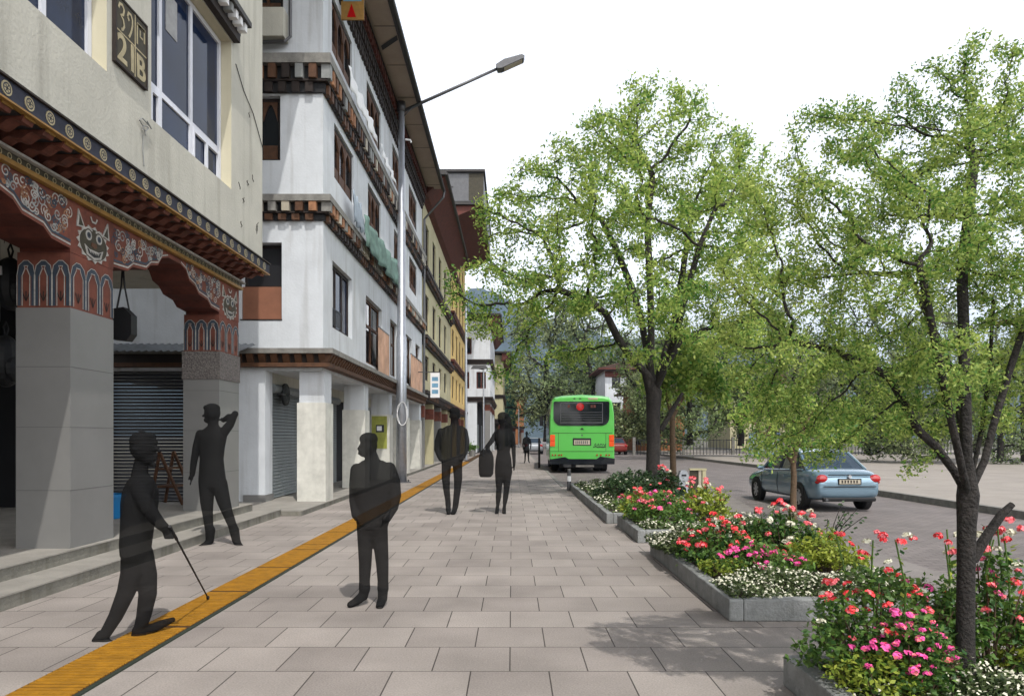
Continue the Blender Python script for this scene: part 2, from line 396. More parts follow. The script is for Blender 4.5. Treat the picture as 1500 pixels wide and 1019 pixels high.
# ---------------------------------------------------------------- window builders
def frame_rect(b, fn, u0, u1, v0, v1, t, w0, w1, m):
    for (a, c, d, e) in ((u0,u1,v0,v0+t),(u0,u1,v1-t,v1),(u0,u0+t,v0+t,v1-t),(u1-t,u1,v0+t,v1-t)):
        b.prism([(a,d),(c,d),(c,e),(a,e)], fn, w0, w1, m)
def window(parent, fn, u0, u1, v0, v1, inset, us=(), vs=(), frame='alu', pane='glass', t=.055, name='window', curtain=None):
    b = MB(); frame_rect(b, fn, u0, u1, v0, v1, t, inset, inset+.06, frame)
    for u in us: b.prism([(u-t/2,v0+t),(u+t/2,v0+t),(u+t/2,v1-t),(u-t/2,v1-t)], fn, inset+.004, inset+.056, frame)
    cu = [u0+t, *us, u1-t]
    for v in vs:
        for i in range(len(cu)-1):
            b.prism([(cu[i]+t/2,v-t/2),(cu[i+1]-t/2,v-t/2),(cu[i+1]-t/2,v+t/2),(cu[i]+t/2,v+t/2)], fn, inset+.008, inset+.052, frame)
    o = b.build(name, parent)
    p = MB(); p.prism([(u0+.01,v0+.01),(u1-.01,v0+.01),(u1-.01,v1-.01),(u0+.01,v1-.01)], fn, inset+.03, inset+.045, pane)
    p.build('pane', o)
    if curtain:
        c = MB(); c.prism([(curtain[0],curtain[2]),(curtain[1],curtain[2]),(curtain[1],curtain[3]),(curtain[0],curtain[3])], fn, inset+.022, inset+.029, 'curtain'); c.build('blind', o)
    return o
def lancet(parent, fn, u0, u1, v0, v1, inset, n=3, pane='glassdk'):
    b = MB(); t = .06; frame_rect(b, fn, u0, u1, v0, v1, t, inset, inset+.1, 'darkwood')
    wd = (u1-u0-2*t)/n
    for i in range(n):
        a = u0+t+i*wd; c = a+wd
        if i: b.prism([(a-.025,v0+t),(a+.025,v0+t),(a+.025,v1-t),(a-.025,v1-t)], fn, inset+.004, inset+.09, 'brown')
        hz = v1-t-(v1-v0)*.3; top = v1-t
        arc = [(a+.03+(wd-.06)*k/8, hz+(top-.04-hz)*(1-abs(2*k/8-1)**1.6)) for k in range(9)]
        for k in range(8):
            b.prism([arc[k],arc[k+1],(arc[k+1][0],top),(arc[k][0],top)], fn, inset+.012, inset+.05, 'brown')
        b.prism([(a+.03,v0+t),(c-.03,v0+t),(c-.03,v0+t+(v1-v0)*.22),(a+.03,v0+t+(v1-v0)*.22)], fn, inset+.02, inset+.05, 'brown')
    o = b.build('window', parent)
    p = MB(); p.prism([(u0+.01,v0+.01),(u1-.01,v0+.01),(u1-.01,v1-.01),(u0+.01,v1-.01)], fn, inset+.06, inset+.075, pane); p.build('pane', o)
    return o
def dentils(b, fn, u0, u1, v0, v1, pitch, wd, w0, w1, mats, rnd):
    u = u0
    while u + wd <= u1 + 1e-6:
        b.prism([(u,v0),(u+wd,v0),(u+wd,v1),(u,v1)], fn, w0, w1, rnd.choice(mats)); u += pitch

# ---------------------------------------------------------------- near building: cream block over a painted arcade
XA = -4.54; XW = -4.16
b1 = thing('arcade_building', 'cream rendered building with painted red brown arcade and grey tiled columns', 'building', (-4.54, 6, 0))
WIN = [(8.20,10.54,5.07,7.26),(4.95,7.30,5.15,7.26),(1.2,3.6,5.1,7.26),(8.2,10.54,9.3,11.2),(4.95,7.3,9.3,11.2)]
b = MB(); b.holed(fx(XW), -2, 11.85, 4.30, 12.2, WIN, .24, 'cream', 'creamlit')
b.quad((XW,11.85,4.3),(-9.5,11.85,4.3),(-9.5,11.85,12.2),(XW,11.85,12.2),'cream'); b.quad((XW,-2,4.3),(-9.5,-2,4.3),(-9.5,-2,12.2),(XW,-2,12.2),'cream')
b.quad((XW,-2,4.30),(-9.5,-2,4.30),(-9.5,11.85,4.30),(XW,11.85,4.30),'cream'); b.quad((-9.5,-2,0),(-9.5,11.85,0),(-9.5,11.85,12.2),(-9.5,-2,12.2),'cream')
b.build('wall', b1)
b = MB(); b.box(-10.2,-3.40,-2.6,12.35,12.2,12.4,'roofmetal'); b.build('roof', b1)
w1 = window(b1, fx(XW), 8.21,10.53,5.08,7.25,.15,(8.73,9.57),(5.62,),'alu','glass',.07,'window',(8.9,9.2,6.5,7.0))
window(b1, fx(XW), 4.96,7.29,5.16,7.25,.15,(5.9,6.55),(5.9,),'alu','glass',.07)
window(b1, fx(XW), 1.21,3.59,5.11,7.25,.15,(2.0,2.8),(5.7,),'alu','glass',.07)
for y0,y1 in ((8.2,10.54),(4.95,7.3)): window(b1, fx(XW), y0+.01,y1-.01,9.31,11.19,.15,((y0+y1)/2,),(),'alu','glass',.07)
rn = random.Random(5)
for y0,y1 in ((8.1,10.66),(4.85,7.42)):
    b = MB(); f = fx(XW)
    b.prism([(y0,7.52),(y1,7.52),(y1,7.6),(y0,7.6)], f, -.26, -.002, 'roofmetal')
    dentils(b, f, y0+.02, y1-.02, 7.40, 7.515, .17, .085, -.22, -.004, ['whitep','greypaint'], rn)
    b.prism([(y0+.01,7.395),(y1-.01,7.395),(y1-.01,7.515),(y0+.01,7.515)], f, -.10, -.003, 'black')
    b.prism([(y0+.03,7.28),(y1-.03,7.28),(y1-.03,7.39),(y0+.03,7.39)], f, -.10, -.002, 'darkwood')
    b.build('window_hood', b1)
for (ya,yb,za,zb) in ((8.27,8.70,5.14,5.58),(9.61,10.46,5.14,5.58),(5.0,5.86,5.22,5.86)):
    bb = MB(); frame_rect(bb, fx(XW), ya,yb,za,zb,.045,.142,.175,'alu'); m_ = (ya+yb)/2; bb.prism([(m_-.03,za+.045),(m_+.03,za+.045),(m_+.03,zb-.045),(m_-.03,zb-.045)], fx(XW), .14,.17,'alu'); bb.build('sliding_sash', w1)
# columns
COLY = [(-.10,.69),(3.60,4.39),(7.31,8.10),(11.03,11.82)]
lobe = lambda t: t
for ci,(ya,yb) in enumerate(COLY):
    b = MB(); b.box(-5.10,XA,ya,yb,.256,2.73,'tile')
    for z in (.85,1.50,2.12):
        b.box(-5.102,XA+.002,ya-.002,yb+.002,z,z+.006,'tilejoint')
    if ci == 3: b.box(-5.115,XA+.015,ya-.015,yb+.015,2.30,2.73,'roughstone')
    c = b.build('column', b1)
    b = MB(); b.box(-5.09,XA-.005,ya+.005,yb-.005,2.73,3.30,'redpaint')
    def panels(fn, u0, u1, n):
        wd = (u1-u0)/n
        for i in range(n):
            a = u0+i*wd+.02; e = a+wd-.04; mid = (a+e)/2
            def path(k): return [(a+k,2.75),(a+k,3.06),(a+k*1.2+(mid-a)*.35,3.15-k*.6),(mid-(mid-a)*.3,3.19-k),(mid+(mid-a)*.3,3.19-k),(e-k*1.2-(mid-a)*.35,3.15-k*.6),(e-k,3.06),(e-k,2.75)]
            b.ribbon(path(0), .032, fn, -.004, 'bluepaint'); b.ribbon(path(.0)[1:-1], .055, fn, -.0045, 'bluepaint'); b.ribbon(path(.03), .010, fn, -.006, 'palewear'); b.ribbon(path(-.024), .008, fn, -.0065, 'palewear')
            for q in (-.03,0,.03): b.ribbon([(mid,2.80),(mid+q*1.5,2.90)], .012, fn, -.005, 'darkwood')
    panels(fx(XA-.005), ya+.005, yb-.005, 3); panels(fy(ya+.005), -5.085, XA-.01, 3)
    b.build('painted_capital', c)
# arches with lobed corbels
poly = [(-2,4.0)]
bot = []
prevend = None
for ya,yb in COLY:
    if prevend is not None:
        L_ = ya - prevend; s0 = prevend
        prof = [(0,3.34),(.30,3.36),(.42,3.44),(.72,3.47),(.84,3.56),(1.02,3.60),(1.12,3.72),(1.30,3.77)]
        bot += [(s0+u,v) for u,v in prof] + [(ya-u,v) for u,v in reversed(prof)]
    bot += [(ya,3.302),(yb,3.302)]; prevend = yb
poly = bot + [(11.82,3.84),(-.10,3.84)]
b = MB(); b.prism(poly, fx(XA-.001), 0, .52, 'redpaint', 'redwood'); arch = b.build('arch', b1)
b = MB(); f = fx(XA-.001)
def spiral(cx, cz, r, turns, dirn, ph, n=22):
    return [(cx + r*(1-k/n*.85)*math.cos(ph+dirn*turns*2*math.pi*k/n), cz + r*(1-k/n*.85)*math.sin(ph+dirn*turns*2*math.pi*k/n)) for k in range(n+1)]
sr = random.Random(11)
for ya,yb in COLY:
    for sgn, e in (((1,yb),(-1,ya)) if yb < 11 else ((-1,ya),)):
        edge = [(0,3.38),(.30,3.40),(.42,3.48),(.72,3.51),(.84,3.60),(1.02,3.64),(1.12,3.75),(1.28,3.80)]
        b.ribbon([(e+sgn*u,v) for u,v in edge], .018, f, -.004, 'palewear')
        b.ribbon([(e+sgn*u,v+.035) for u,v in edge[:-1]], .028, f, -.004, 'bluepaint')
        for k in range(60):
            u = sr.uniform(.02,1.15); lo = np.interp(u,[q[0] for q in edge],[q[1] for q in edge])+.05
            if lo > 3.79: continue
            z = sr.uniform(lo, 3.80); r = min(sr.uniform(.035,.075), max(.02,(z-lo)+.02), 3.835-z+.01)
            mm = sr.choice(['bluepaint','palewear','palewear','greypaint','orange','palewear','bluepaint'])
            b.ribbon(spiral(e+sgn*u, z, r, 1.4, sr.choice((-1,1)), sr.uniform(0,6)), .014, f, -.003-.0001*k, mm)
    # face mask painted over each column
    c = (ya+yb)/2; z0 = 3.50
    def bl(pts, w, m): b.prism([(c+u, z0+v) for u,v in pts], f, w, -.0005, m)
    rag = []
    for k in range(30):
        t = 2*math.pi*k/30; r = 1.0 if k % 2 else .84
        rag.append((.30*r*math.cos(t), .20*r*math.sin(t)-.02))
    bl(rag, -.008, 'palewear')
    bl([(.25*math.cos(2*math.pi*k/24), .165*math.sin(2*math.pi*k/24)-.02) for k in range(24)], -.010, 'olive')
    for s in (-1,1):
        bl([(s*.16,.12),(s*.27,.29),(s*.30,.10)], -.012, 'palewear'); bl([(s*.19,.13),(s*.255,.235),(s*.27,.12)], -.014, 'olive')
        b.disc(f, c+s*.095, z0+.06, .055, -.014, -.001, 'palewear', 12); b.disc(f, c+s*.095, z0+.06, .033, -.016, -.001, 'bluepaint', 10); b.disc(f, c+s*.095, z0+.06, .014, -.018, -.001, 'black', 8)
        b.ribbon([(c+s*.03,z0+.12),(c+s*.10,z0+.145),(c+s*.17,z0+.11)], .02, f, -.013, 'palewear')
    bl([(-.04,-.005),(.04,-.005),(.055,-.045),(0,-.06),(-.055,-.045)], -.016, 'brown')
    bl([(-.17,-.05),(-.09,-.085),(.09,-.085),(.17,-.05),(.13,-.15),(0,-.185),(-.13,-.15)], -.015, 'palewear')
    bl([(-.13,-.075),(-.08,-.10),(.08,-.10),(.13,-.075),(.10,-.135),(0,-.16),(-.10,-.135)], -.017, 'black')
    for q in (-.075,-.045,-.015,.015,.045,.075): bl([(q-.012,-.099),(q+.012,-.099),(q,-.128)], -.0185, 'palewear')
    b.ribbon([(c-.06,z0+.27),(c-.03,z0+.22),(c+.03,z0+.22),(c+.06,z0+.27)], .022, f, -.013, 'palewear')
b.build('painted_scrollwork', arch)
# cornice: gold strip, ringed band, white strip, wavy brackets, navy medallion band
b = MB(); f = fx(XA)
b.prism([(-2,3.842),(11.86,3.842),(11.86,3.885),(-2,3.885)], f, -.06, .5, 'gold')
b.prism([(-2,3.886),(11.86,3.886),(11.86,3.955),(-2,3.955)], f, -.035, .5, 'olive')
b.prism([(-2,3.956),(11.90,3.956),(11.90,3.98),(-2,3.98)], f, -.085, .5, 'palewear')
y = 4.5
while y < 11.8:
    b.ring(f, y, 3.92, .020, .030, -.037, 'palegold', 10); y += .125
b.build('gilded_moulding', b1)
def brk(u, v): return (u, v)
prof = [(-4.62,4.12),(-4.62,4.022)]+[(-4.62+.50*k/16, 3.998+.075*(k/16)**1.3+.020*math.cos(k*math.pi/3.2)) for k in range(17)]+[(-4.10,4.09),(-4.10,4.12)]
b = MB()
y = 3.0
while y < 11.8:
    b.prism(prof, lambda u, v, w, y=y: (u, y+w, v), 0, .135, 'bracket')
    b.box(-4.10,-4.088,y+.004,y+.131,4.085,4.119,'gold'); y += .27
b.box(-4.7,-4.12,-2,11.87,4.095,4.16,'black')  # black backing paints the shade in the gaps between brackets
b.build('cornice_brackets', b1)
b = MB(); b.box(-4.30,-4.06,-2,11.90,4.122,4.278,'navy'); b.box(-4.28,-4.035,-2,11.91,4.280,4.298,'darkwood'); b.box(-4.2,-4.05,-2,11.905,4.105,4.1215,'gold')
f2 = fx(-4.06)
y = 4.9
while y < 11.9:
    b.disc(f2, y, 4.20, .060, -.006, -.0002, 'palegold', 12); b.ring(f2, y, 4.20, .036, .046, -.0065, 'navy', 12)
    for k in range(6): b.ribbon([(y,4.20),(y+.034*math.cos(k*1.047),4.20+.034*math.sin(k*1.047))], .008, f2, -.0068, 'navy')
    y += .27
b.build('medallion_band', b1)
# arcade inside: ceiling, back wall, piers, shop shutters
b = MB(); b.box(-9.4,-5.07,-2,11.8,3.86,4.0,'cream'); b.build('arcade_ceiling', b1)
b = MB(); b.box(-7.5,-7.3,-2,9.3,.256,3.86,'dark'); b.box(-6.55,-6.30,10.9,11.2,.256,3.86,'b3'); b.box(-9.4,-7.5,11.6,11.8,.256,3.86,'dark'); b.build('shop_front', b1)  # back walls coloured near-black to carry the arcade's shade
b = MB()
for k in range(50):
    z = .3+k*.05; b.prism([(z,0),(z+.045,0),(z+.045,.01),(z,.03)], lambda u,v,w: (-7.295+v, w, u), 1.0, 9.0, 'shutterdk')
b.build('roller_shutter', b1)  # dark shutter added to deepen the arcade's shade by colour
sg = MB(); sg.prism([(7.41,5.33),(8.02,5.33),(8.02,6.02),(7.41,6.02)], fx(XW), -.035, -.004, 'olive'); frame_rect(sg, fx(XW), 7.39,8.04,5.31,6.04,.022,-.045,-.002,'darkwood')
sg.prism([(7.41,5.66),(8.02,5.66),(8.02,5.675),(7.41,5.675)], fx(XW), -.038, -.004, 'palegold'); sg.prism([(7.775,5.33),(7.79,5.33),(7.79,6.02),(7.775,6.02)], fx(XW), -.0385, -.004, 'palegold')
sgo = sg.build('number_board', org=(XW,7.7,5.33)); tag(sgo,'dark olive number board reading 21 B in yellow on the cream wall','sign')
pl = lambda u0, v0: (lambda x, y, z: (XW+.037+z, u0+x, v0+y))
text('21', .40, 'palegold', pl(7.425,5.37), sgo, 'lettering', .008); text('B', .36, 'palegold', pl(7.80,5.37), sgo, 'lettering', .008)
g = MB(); f = fx(XW); 
def stroke(pts, wd=.03): g.ribbon(pts, wd, f, -.040, 'palegold')
stroke([(7.45,5.90),(7.47,5.955),(7.52,5.965),(7.555,5.93),(7.54,5.87),(7.49,5.845),(7.54,5.82),(7.56,5.76),(7.53,5.71),(7.50,5.70)])
stroke([(7.62,5.90),(7.64,5.955),(7.69,5.96),(7.72,5.92),(7.72,5.86),(7.70,5.79),(7.67,5.73),(7.65,5.70)]); stroke([(7.625,5.90),(7.655,5.875)])
stroke([(7.82,5.72),(7.82,5.94),(7.98,5.94)]); stroke([(7.97,5.94),(7.97,5.80)]); stroke([(7.82,5.945),(7.99,5.945)]); stroke([(7.88,5.90),(7.88,5.83),(7.94,5.83)],.022)
g.build('script_lettering', sgo)
b = MB(); cr = random.Random(2)
pts = [Vector((XW+.03, 8.0+.16*math.sin(k*1.1)*k/14, 4.80+.012*k+.03*math.cos(k*1.7))) for k in range(15)]
b.tube(pts, .007, 5, 'greypaint'); b.tube([(XW+.01,8.0,4.80),(XW+.012,7.99,4.62),(XW+.01,8.02,4.45)], .006, 5, 'greypaint')
tag(b.build('loose_cable', org=(XW,8,4.45)),'coil of loose grey cable on the cream wall under the window','cable')
b = MB(); cr = random.Random(9)
for k in range(9):
    y = cr.uniform(10.75,11.7); z = cr.uniform(4.6,6.6)
    mk = MB(); mk.tube([(XW+.006, y+cr.uniform(-.05,.05), z+q*.03) for q in range(4)], .005, 4, 'darkwood'); mk.build('chipped_mark', b1)
b.tube([(XW+.012,10.68,7.0),(XW+.012,11.0,6.75),(XW+.012,11.4,6.58),(XW+.012,11.84,6.2)], .007, 4, 'black'); b.build('wall_wire', b1)
# things in the arcade
for i,(x,y,lab) in enumerate(((-5.64,8.0,'black backpack with a white striped triangle mark hanging left of the tiled column'),(-5.80,8.15,'plain black backpack hanging lowest at the dark shop front'))):
    z = 3.12-.85*i
    b = MB(); b.ell((x,y,z),(.15,.20,.30),'black',14,12); b.ell((x+.11,y,z-.09),(.08,.16,.16),'black',12,8); b.tube([(x,y,z+.27),(x,y+.04,z+.38),(x,y,z+.45),(x,y-.04,z+.38),(x,y,z+.27)],.012,5,'black')
    b.tube([(x-.05,y-.03,z+.45),(x-.05,y-.03,3.9)],.006,4,'steelgrey')
    if i == 0:
        fm = fy(y-.19)
        for q in range(3):
            h = .05+.035*q
            b.prism([(x-.06+q*.038,z+.06),(x-.035+q*.038,z+.06),(x-.058+q*.038+.02,z+.06+h*.8),(x-.07+q*.038,z+.06+h*.8)], fm, -.012, 0, 'whitep')
    o = b.build('backpack', smooth=False, org=(x,y,z)); tag(o, lab, 'backpack', 'black backpacks hanging in the arcade')
b = MB()
for k in range(12):
    t0 = 2*math.pi*k/12; t1 = 2*math.pi*(k+1)/12; cx,cy = -5.72,10.0
    c = lambda r,z,t: (cx+r*math.cos(t), cy+r*math.sin(t), z)
    b.quad(c(.20,.26,t0),c(.20,.26,t1),c(.25,.60,t1),c(.25,.60,t0),'bluetub'); b.quad(c(.25,.60,t0),c(.25,.60,t1),c(.265,.60,t1),c(.265,.60,t0),'bluetub')
    b.quad(c(.265,.56,t0),c(.265,.56,t1),c(.265,.60,t1),c(.265,.60,t0),'bluetub'); b.quad(c(.18,.45,t0),c(.18,.45,t1),c(.0,.45,t1),c(.0,.45,t0),'bluetub')
tag(b.build('tub', org=(-5.72,10,.26)),'blue plastic tub on the arcade floor behind the tiled column','tub')
b = MB()
for s in (0,1):
    y = 12.0+s*.5
    b.tube([(-6.1,y,.256),(-5.95,y,1.15)],.03,6,'brown'); b.tube([(-5.55,y,.256),(-5.95,y,1.15)],.03,6,'brown')
for z,x0,x1 in ((.55,-6.05,-5.7),(.85,-6.0,-5.85)): b.box(x0,x1,11.98,12.52,z,z+.03,'brown')
tag(b.build('step_ladder', org=(-5.9,12.2,.256)),'low brown wooden trestle in the dark alley behind the columns','trestle')
b = MB(); b.prism([(-4.99,2.62),(-4.80,2.60),(-4.74,2.68),(-4.74,2.92),(-4.84,3.02),(-4.97,3.00)], fy(8.85), 0,.14,'black'); b.tube([(-4.96,8.92,2.99),(-4.90,8.92,3.30),(-4.88,8.92,3.62)],.012,5,'black'); b.tube([(-4.80,8.92,2.99),(-4.86,8.92,3.30),(-4.88,8.92,3.62)],.012,5,'black')
tag(b.build('hanging_bag', org=(-4.86,8.9,2.8)),'black bag hanging in the arcade right of the near tiled column','bag')

# ---------------------------------------------------------------- second building: white, four storeys with timber bands
X2 = -3.80; Y2 = 14.3; E2 = 30.0
b2 = thing('white_building', 'tall white rendered building with dark timber bands and marble clad pillars', 'building', (-3.8, 20, 0))
sideholes = [(-5.45,-4.63,3.76,5.31),(-5.15,-4.66,6.96,8.26),(-5.3,-4.60,9.9,11.0),(-8.3,-5.95,.1,2.95)]
streetholes = []
Y1F = [(15.05,16.9,3.72,5.14),(18.5,20.8,3.34,5.1),(22.2,23.6,3.34,5.1),(25.4,27.0,3.34,5.1),(28,29.4,3.6,5.1)]
Y2F = [(15.2,17.05,6.95,8.12),(18.76,20.6,6.95,8.12),(22.9,24.9,6.95,8.12),(26.3,28.4,6.95,8.12)]
Y3F = [(15.0,16.9,9.55,10.75),(18.6,20.6,9.55,10.75),(22.6,24.8,9.55,10.75),(26.2,28.4,9.55,10.75)]
streetholes = Y1F+Y2F+Y3F
b = MB(); b.holed(fx(X2), Y2, E2, 2.95, 11.95, streetholes, .16, 'white')
b.holed(fy(Y2), -9.5, X2, 2.95, 11.95, sideholes[:3], .30, 'white'); b.holed(fy(Y2), -9.5, -5.3, .1, 2.95, [sideholes[3]], .3, 'white')
b.quad((X2,E2,2.95),(-9.5,E2,2.95),(-9.5,E2,11.95),(X2,E2,11.95),'white'); b.quad((X2,Y2,2.95),(-9.5,Y2,2.95),(-9.5,E2,2.95),(X2,E2,2.95),'white')
b.build('wall', b2)
for a in Y1F[:1]: 
    window(b2, fx(X2), a[0]+.01,a[1]-.01,a[2]+.01,a[3]-.01,.09,((a[0]*2+a[1])/3,(a[0]+2*a[1])/3),(),'darkwood','glass',.07,'window',(a[0]+.1,a[0]+.5,a[2]+.3,a[3]-.1))
    bb = MB(); 
    for k in range(9):
        y = a[0]+.08+k*.085; bb.box(X2-.02,X2-.008,y,y+.02,a[2]+.06,a[2]+.42,'fenceiron')
    bb.box(X2-.022,X2-.006,a[0]+.06,a[0]+.8,a[2]+.40,a[2]+.43,'fenceiron'); bb.build('window_grille', b2)
for i,a in enumerate(Y1F[1:]):
    window(b2, fx(X2), a[0]+.01,a[1]-.01,a[2]+.01,a[3]-.01,.10,((a[0]+a[1])/2,),(4.4,),'brown','glassdk',.07)
for a in Y2F+Y3F: lancet(b2, fx(X2), a[0]+.01,a[1]-.01,a[2]+.01,a[3]-.01,.04)
f = fy(Y2)
window(b2, f, -5.44,-4.64,4.44,5.30,.2,(),(),'darkwood','shutterdk',.05)
bb = MB(); bb.box(-5.44,-4.64,Y2+.06,Y2+.2,3.77,4.43,'copper'); bb.box(-5.46,-4.62,Y2-.012,Y2+.25,3.745,3.77,'darkwood'); bb.build('infill_panel', b2)
lancet(b2, f, -5.14,-4.67,6.97,8.25,.12,1,'glassdk'); lancet(b2, f, -5.29,-4.61,9.91,10.99,.12,2,'glassdk')
bb = MB(); bb.box(-5.5,-4.5,Y2-.30,Y2-.004,9.30,9.86,'cream'); bb.tube([(-4.42,Y2-.12,11.0),(-4.42,Y2-.12,9.38),(-4.52,Y2-.16,9.26),(-5.6,Y2-.2,9.2)],.035,7,'steelgrey'); bb.build('bay_sill', b2)
bb = MB()
for k in range(40):
    z = .12+k*.07; bb.prism([(z,0),(z+.06,0),(z+.06,.012),(z,.03)], lambda u,v,w: (w, Y2+.28-v, u), -8.29,-5.96, 'shutterdk')
bb.build('dark_roller_shutter', b2)
# timber bands
rn = random.Random(21)
def band(z0, z1, proj, cols, y1=E2):
    b = MB()
    h = z1-z0; za = z0+h*.30; zb = z0+h*.36; zc = z0+h*.74
    for (fn,u0,u1) in ((fx(X2), Y2-proj, y1), (fy(Y2), -9.5, X2+proj)):
        e = -.003 if fn(0,0,1)[0] == 0 else 0
        dentils(b, fn, u0+.06, u1-.16, zb, zc, .27, .15, -proj*.92, -.002, cols, rn)
        dentils(b, fn, u0+.16+proj*.4, u1-.16-proj*.4, z0+.02, za-.01, .27, .15, -proj*.55, -.002, ['brown','darkwood'], rn)
    b.box(-9.5,X2+proj*.62,Y2-proj*.62,y1,za,zb,'darkwood')
    b.box(-9.5,X2+proj*.30,Y2-proj*.30,y1,zb+.001,zc-.001,'black'); b.box(-9.5,X2+proj*.25,Y2-proj*.25,y1,z0+.022,za-.001,'black')
    b.box(-9.5,X2+proj,Y2-proj,y1,zc,z1,'kerb')
    b.build('timber_band', b2)
band(5.72,6.22,.20,['plate','kerb','plate','orange','brown'])
band(8.28,9.02,.20,['orange','brown','darkwood','greypaint','plate','darkwood'])
b = MB(); b.box(-9.5,X2+.17,Y2-.17,E2,2.80,2.88,'brown'); b.box(-9.5,X2+.10,Y2-.10,E2,2.88,3.06,'darkwood'); b.box(-9.5,X2+.26,Y2-.26,E2,3.06,3.16,'kerb')
y = Y2-.15
while y < E2: b.prism([(0,2.885),(.13,2.885),(.23,3.055),(0,3.055)], lambda u,v,w,y=y: (X2+u-.005,y+w,v), 0,.11,'brown'); y += .22
x = -6.0
while x < X2: b.prism([(0,2.885),(.13,2.885),(.23,3.055),(0,3.055)], lambda u,v,w,x=x: (x+w,Y2-u+.005,v), 0,.13,'brown'); x += .24
b.box(-9.5,X2-.02,Y2+.02,E2,2.74,2.80,'white')
b.build('street_beam', b2)
# eaves
b = MB(); b.box(-3.52,-2.98,Y2-1.6,E2,11.86,11.9,'soffit')
for k in range(9): b.box(-3.52,-2.985,Y2+k*1.9,Y2+k*1.9+.015,11.852,11.8605,'darkwood')
b.box(-9.8,-3.52,Y2-1.6,E2,11.88,11.94,'soffit')
b.box(-9.9,-2.90,Y2-1.7,E2+.1,11.942,12.06,'roofmetal'); b.box(-2.97,-2.87,Y2-1.7,E2+.1,11.80,11.941,'roofmetal')
b.build('roof', b2)
b = MB()
for r,(z0,z1,xo,m) in enumerate(((10.95,11.15,-3.72,'darkwood'),(11.2,11.42,-3.65,'darkwood'),(11.5,11.74,-3.57,'redwood'))):
    y = Y2
    while y < E2-.2: b.box(-3.82,xo,y,y+.14,z0,z1,m); y += .26
    b.box(-3.82,xo+.02,Y2-.05,E2,z1+.001,z1+.05,'darkwood'); b.box(-3.83,xo-.09,Y2,E2,z0,z1,'black')
b.build('eaves_brackets', b2)
b = MB(); b.tube([(-2.86,Y2-1.7,11.83),(-2.86,E2+.1,11.78)],.06,8,'roofmetal'); b.tube([(-2.86,E2,11.78),(-2.9,E2,11.5),(-3.7,E2+.05,10.6),(-3.72,E2+.05,3.0)],.05,8,'steelgrey'); b.build('gutter', b2)
b = MB(); b.prism([(-3.5,11.845),(-3.42,11.845),(-3.0,11.85)], lambda u,v,w: (u,19+w-(u+3.5)*1.0,v+(-.004)), 0,.22,'black'); b.build('soffit_gap', b2)
# ground floor: pillars, shutters
for i,yp in enumerate((14.45,18.3,22.0,25.7,29.2)):
    b = MB(); b.box(-4.32,X2-.01,yp,yp+.55,2.10,2.74,'white'); b.box(-4.36,X2+.02,yp-.03,yp+.58,.10,2.10,'marble'); p = b.build('pillar', b2)
b = MB(); b.box(-5.38,-4.97,14.31,14.75,.10,2.74,'white'); b.box(-5.40,-4.95,14.28,14.77,.10,.24,'tile'); b.build('pier', b2)
b = MB(); b.box(-5.4,-5.12,14.76,29.9,.1,2.74,'dark')  # near-black backing paints the shade of the open shop bays
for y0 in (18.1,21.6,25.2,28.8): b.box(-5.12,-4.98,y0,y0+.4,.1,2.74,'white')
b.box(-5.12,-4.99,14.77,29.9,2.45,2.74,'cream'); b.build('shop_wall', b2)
for y0,y1,m in ((14.80,18.08,'shutter'),(18.52,20.4,'shutter'),(22.02,23.4,'shutter'),(25.62,28.78,'shutter')):
    b = MB()
    for k in range(33):
        z = .12+k*.07; b.prism([(z,0),(z+.062,0),(z+.062,.014),(z,.034)], lambda u,v,w: (-5.06+v, w, u), y0,y1, m)
    b.tube([(-5.0,y0,2.42),(-5.0,y1,2.42)],.10,10,m); b.build('roller_shutter', b2)
b = MB(); b.tube([(-4.93,15.4,2.32),(-4.88,15.4,2.32)],.24,16,'black'); b.tube([(-4.885,15.4,2.32),(-4.86,15.4,2.32)],[.2,.12],12,'fenceiron'); b.box(-4.98,-4.86,15.1,15.7,2.30,2.33,'steelgrey'); b.build('exhaust_fan', b2)
b = MB(); b.box(-4.33,-3.86,21.955,21.968,1.05,2.05,'poster'); b.box(-4.20,-3.95,21.948,21.9545,1.55,1.78,'navy'); b.box(-4.17,-4.02,21.944,21.9475,1.6,1.74,'whitep')
o = b.build('poster', org=(-4.1,21.96,1.05)); tag(o,'yellow green poster with a small picture stuck on a white pillar','poster')
# things fixed on the second building
def corr(name, x0, x1, y0, y1, z0, z1, lab, cat):
    b = MB(); n = int((x1-x0)/.045); vs = []; fs = []
    for i in range(n+1):
        x = x0+(x1-x0)*i/n; dz = .018*math.sin(i*math.pi/1.5)
        vs += [(x,y0,z0+dz),(x,y1,z1+dz),(x,y0,z0+dz-.006),(x,y1,z1+dz-.006)]
    for i in range(n): fs += [(4*i,4*i+4,4*i+5,4*i+1),(4*i+2,4*i+3,4*i+7,4*i+6),(4*i,4*i+2,4*i+6,4*i+4)]
    b.add(vs,fs,'corrug'); return tag(b.build(name, org=(x0,y0,z0)), lab, cat)
corr('corrugated_awning',-8.2,-5.05,13.2,14.1,3.0,3.25,'grey corrugated metal awning roofing the alley between the buildings','awning')
b = MB(); b.box(-5.26,-5.16,13.25,13.35,.256,3.0,'brown'); tag(b.build('awning_post', org=(-5.2,13.3,.256)),'brown timber post holding up the corrugated awning','post')
b = MB(); vs=[]; fs=[]; nr = random.Random(4)
for i in range(25):
    for j in range(6):
        y = 17.0+5.3*i/24; z = 6.72-.0*i-.75*j/5; bulge = .05*math.sin(i*1.3)+.02*math.sin(j*2+i)
        vs.append((X2+.26+.05*j/5+bulge, y, z+.03*math.sin(i*.7)))
for i in range(24):
    for j in range(5): fs.append((i*6+j,(i+1)*6+j,(i+1)*6+j+1,i*6+j+1))
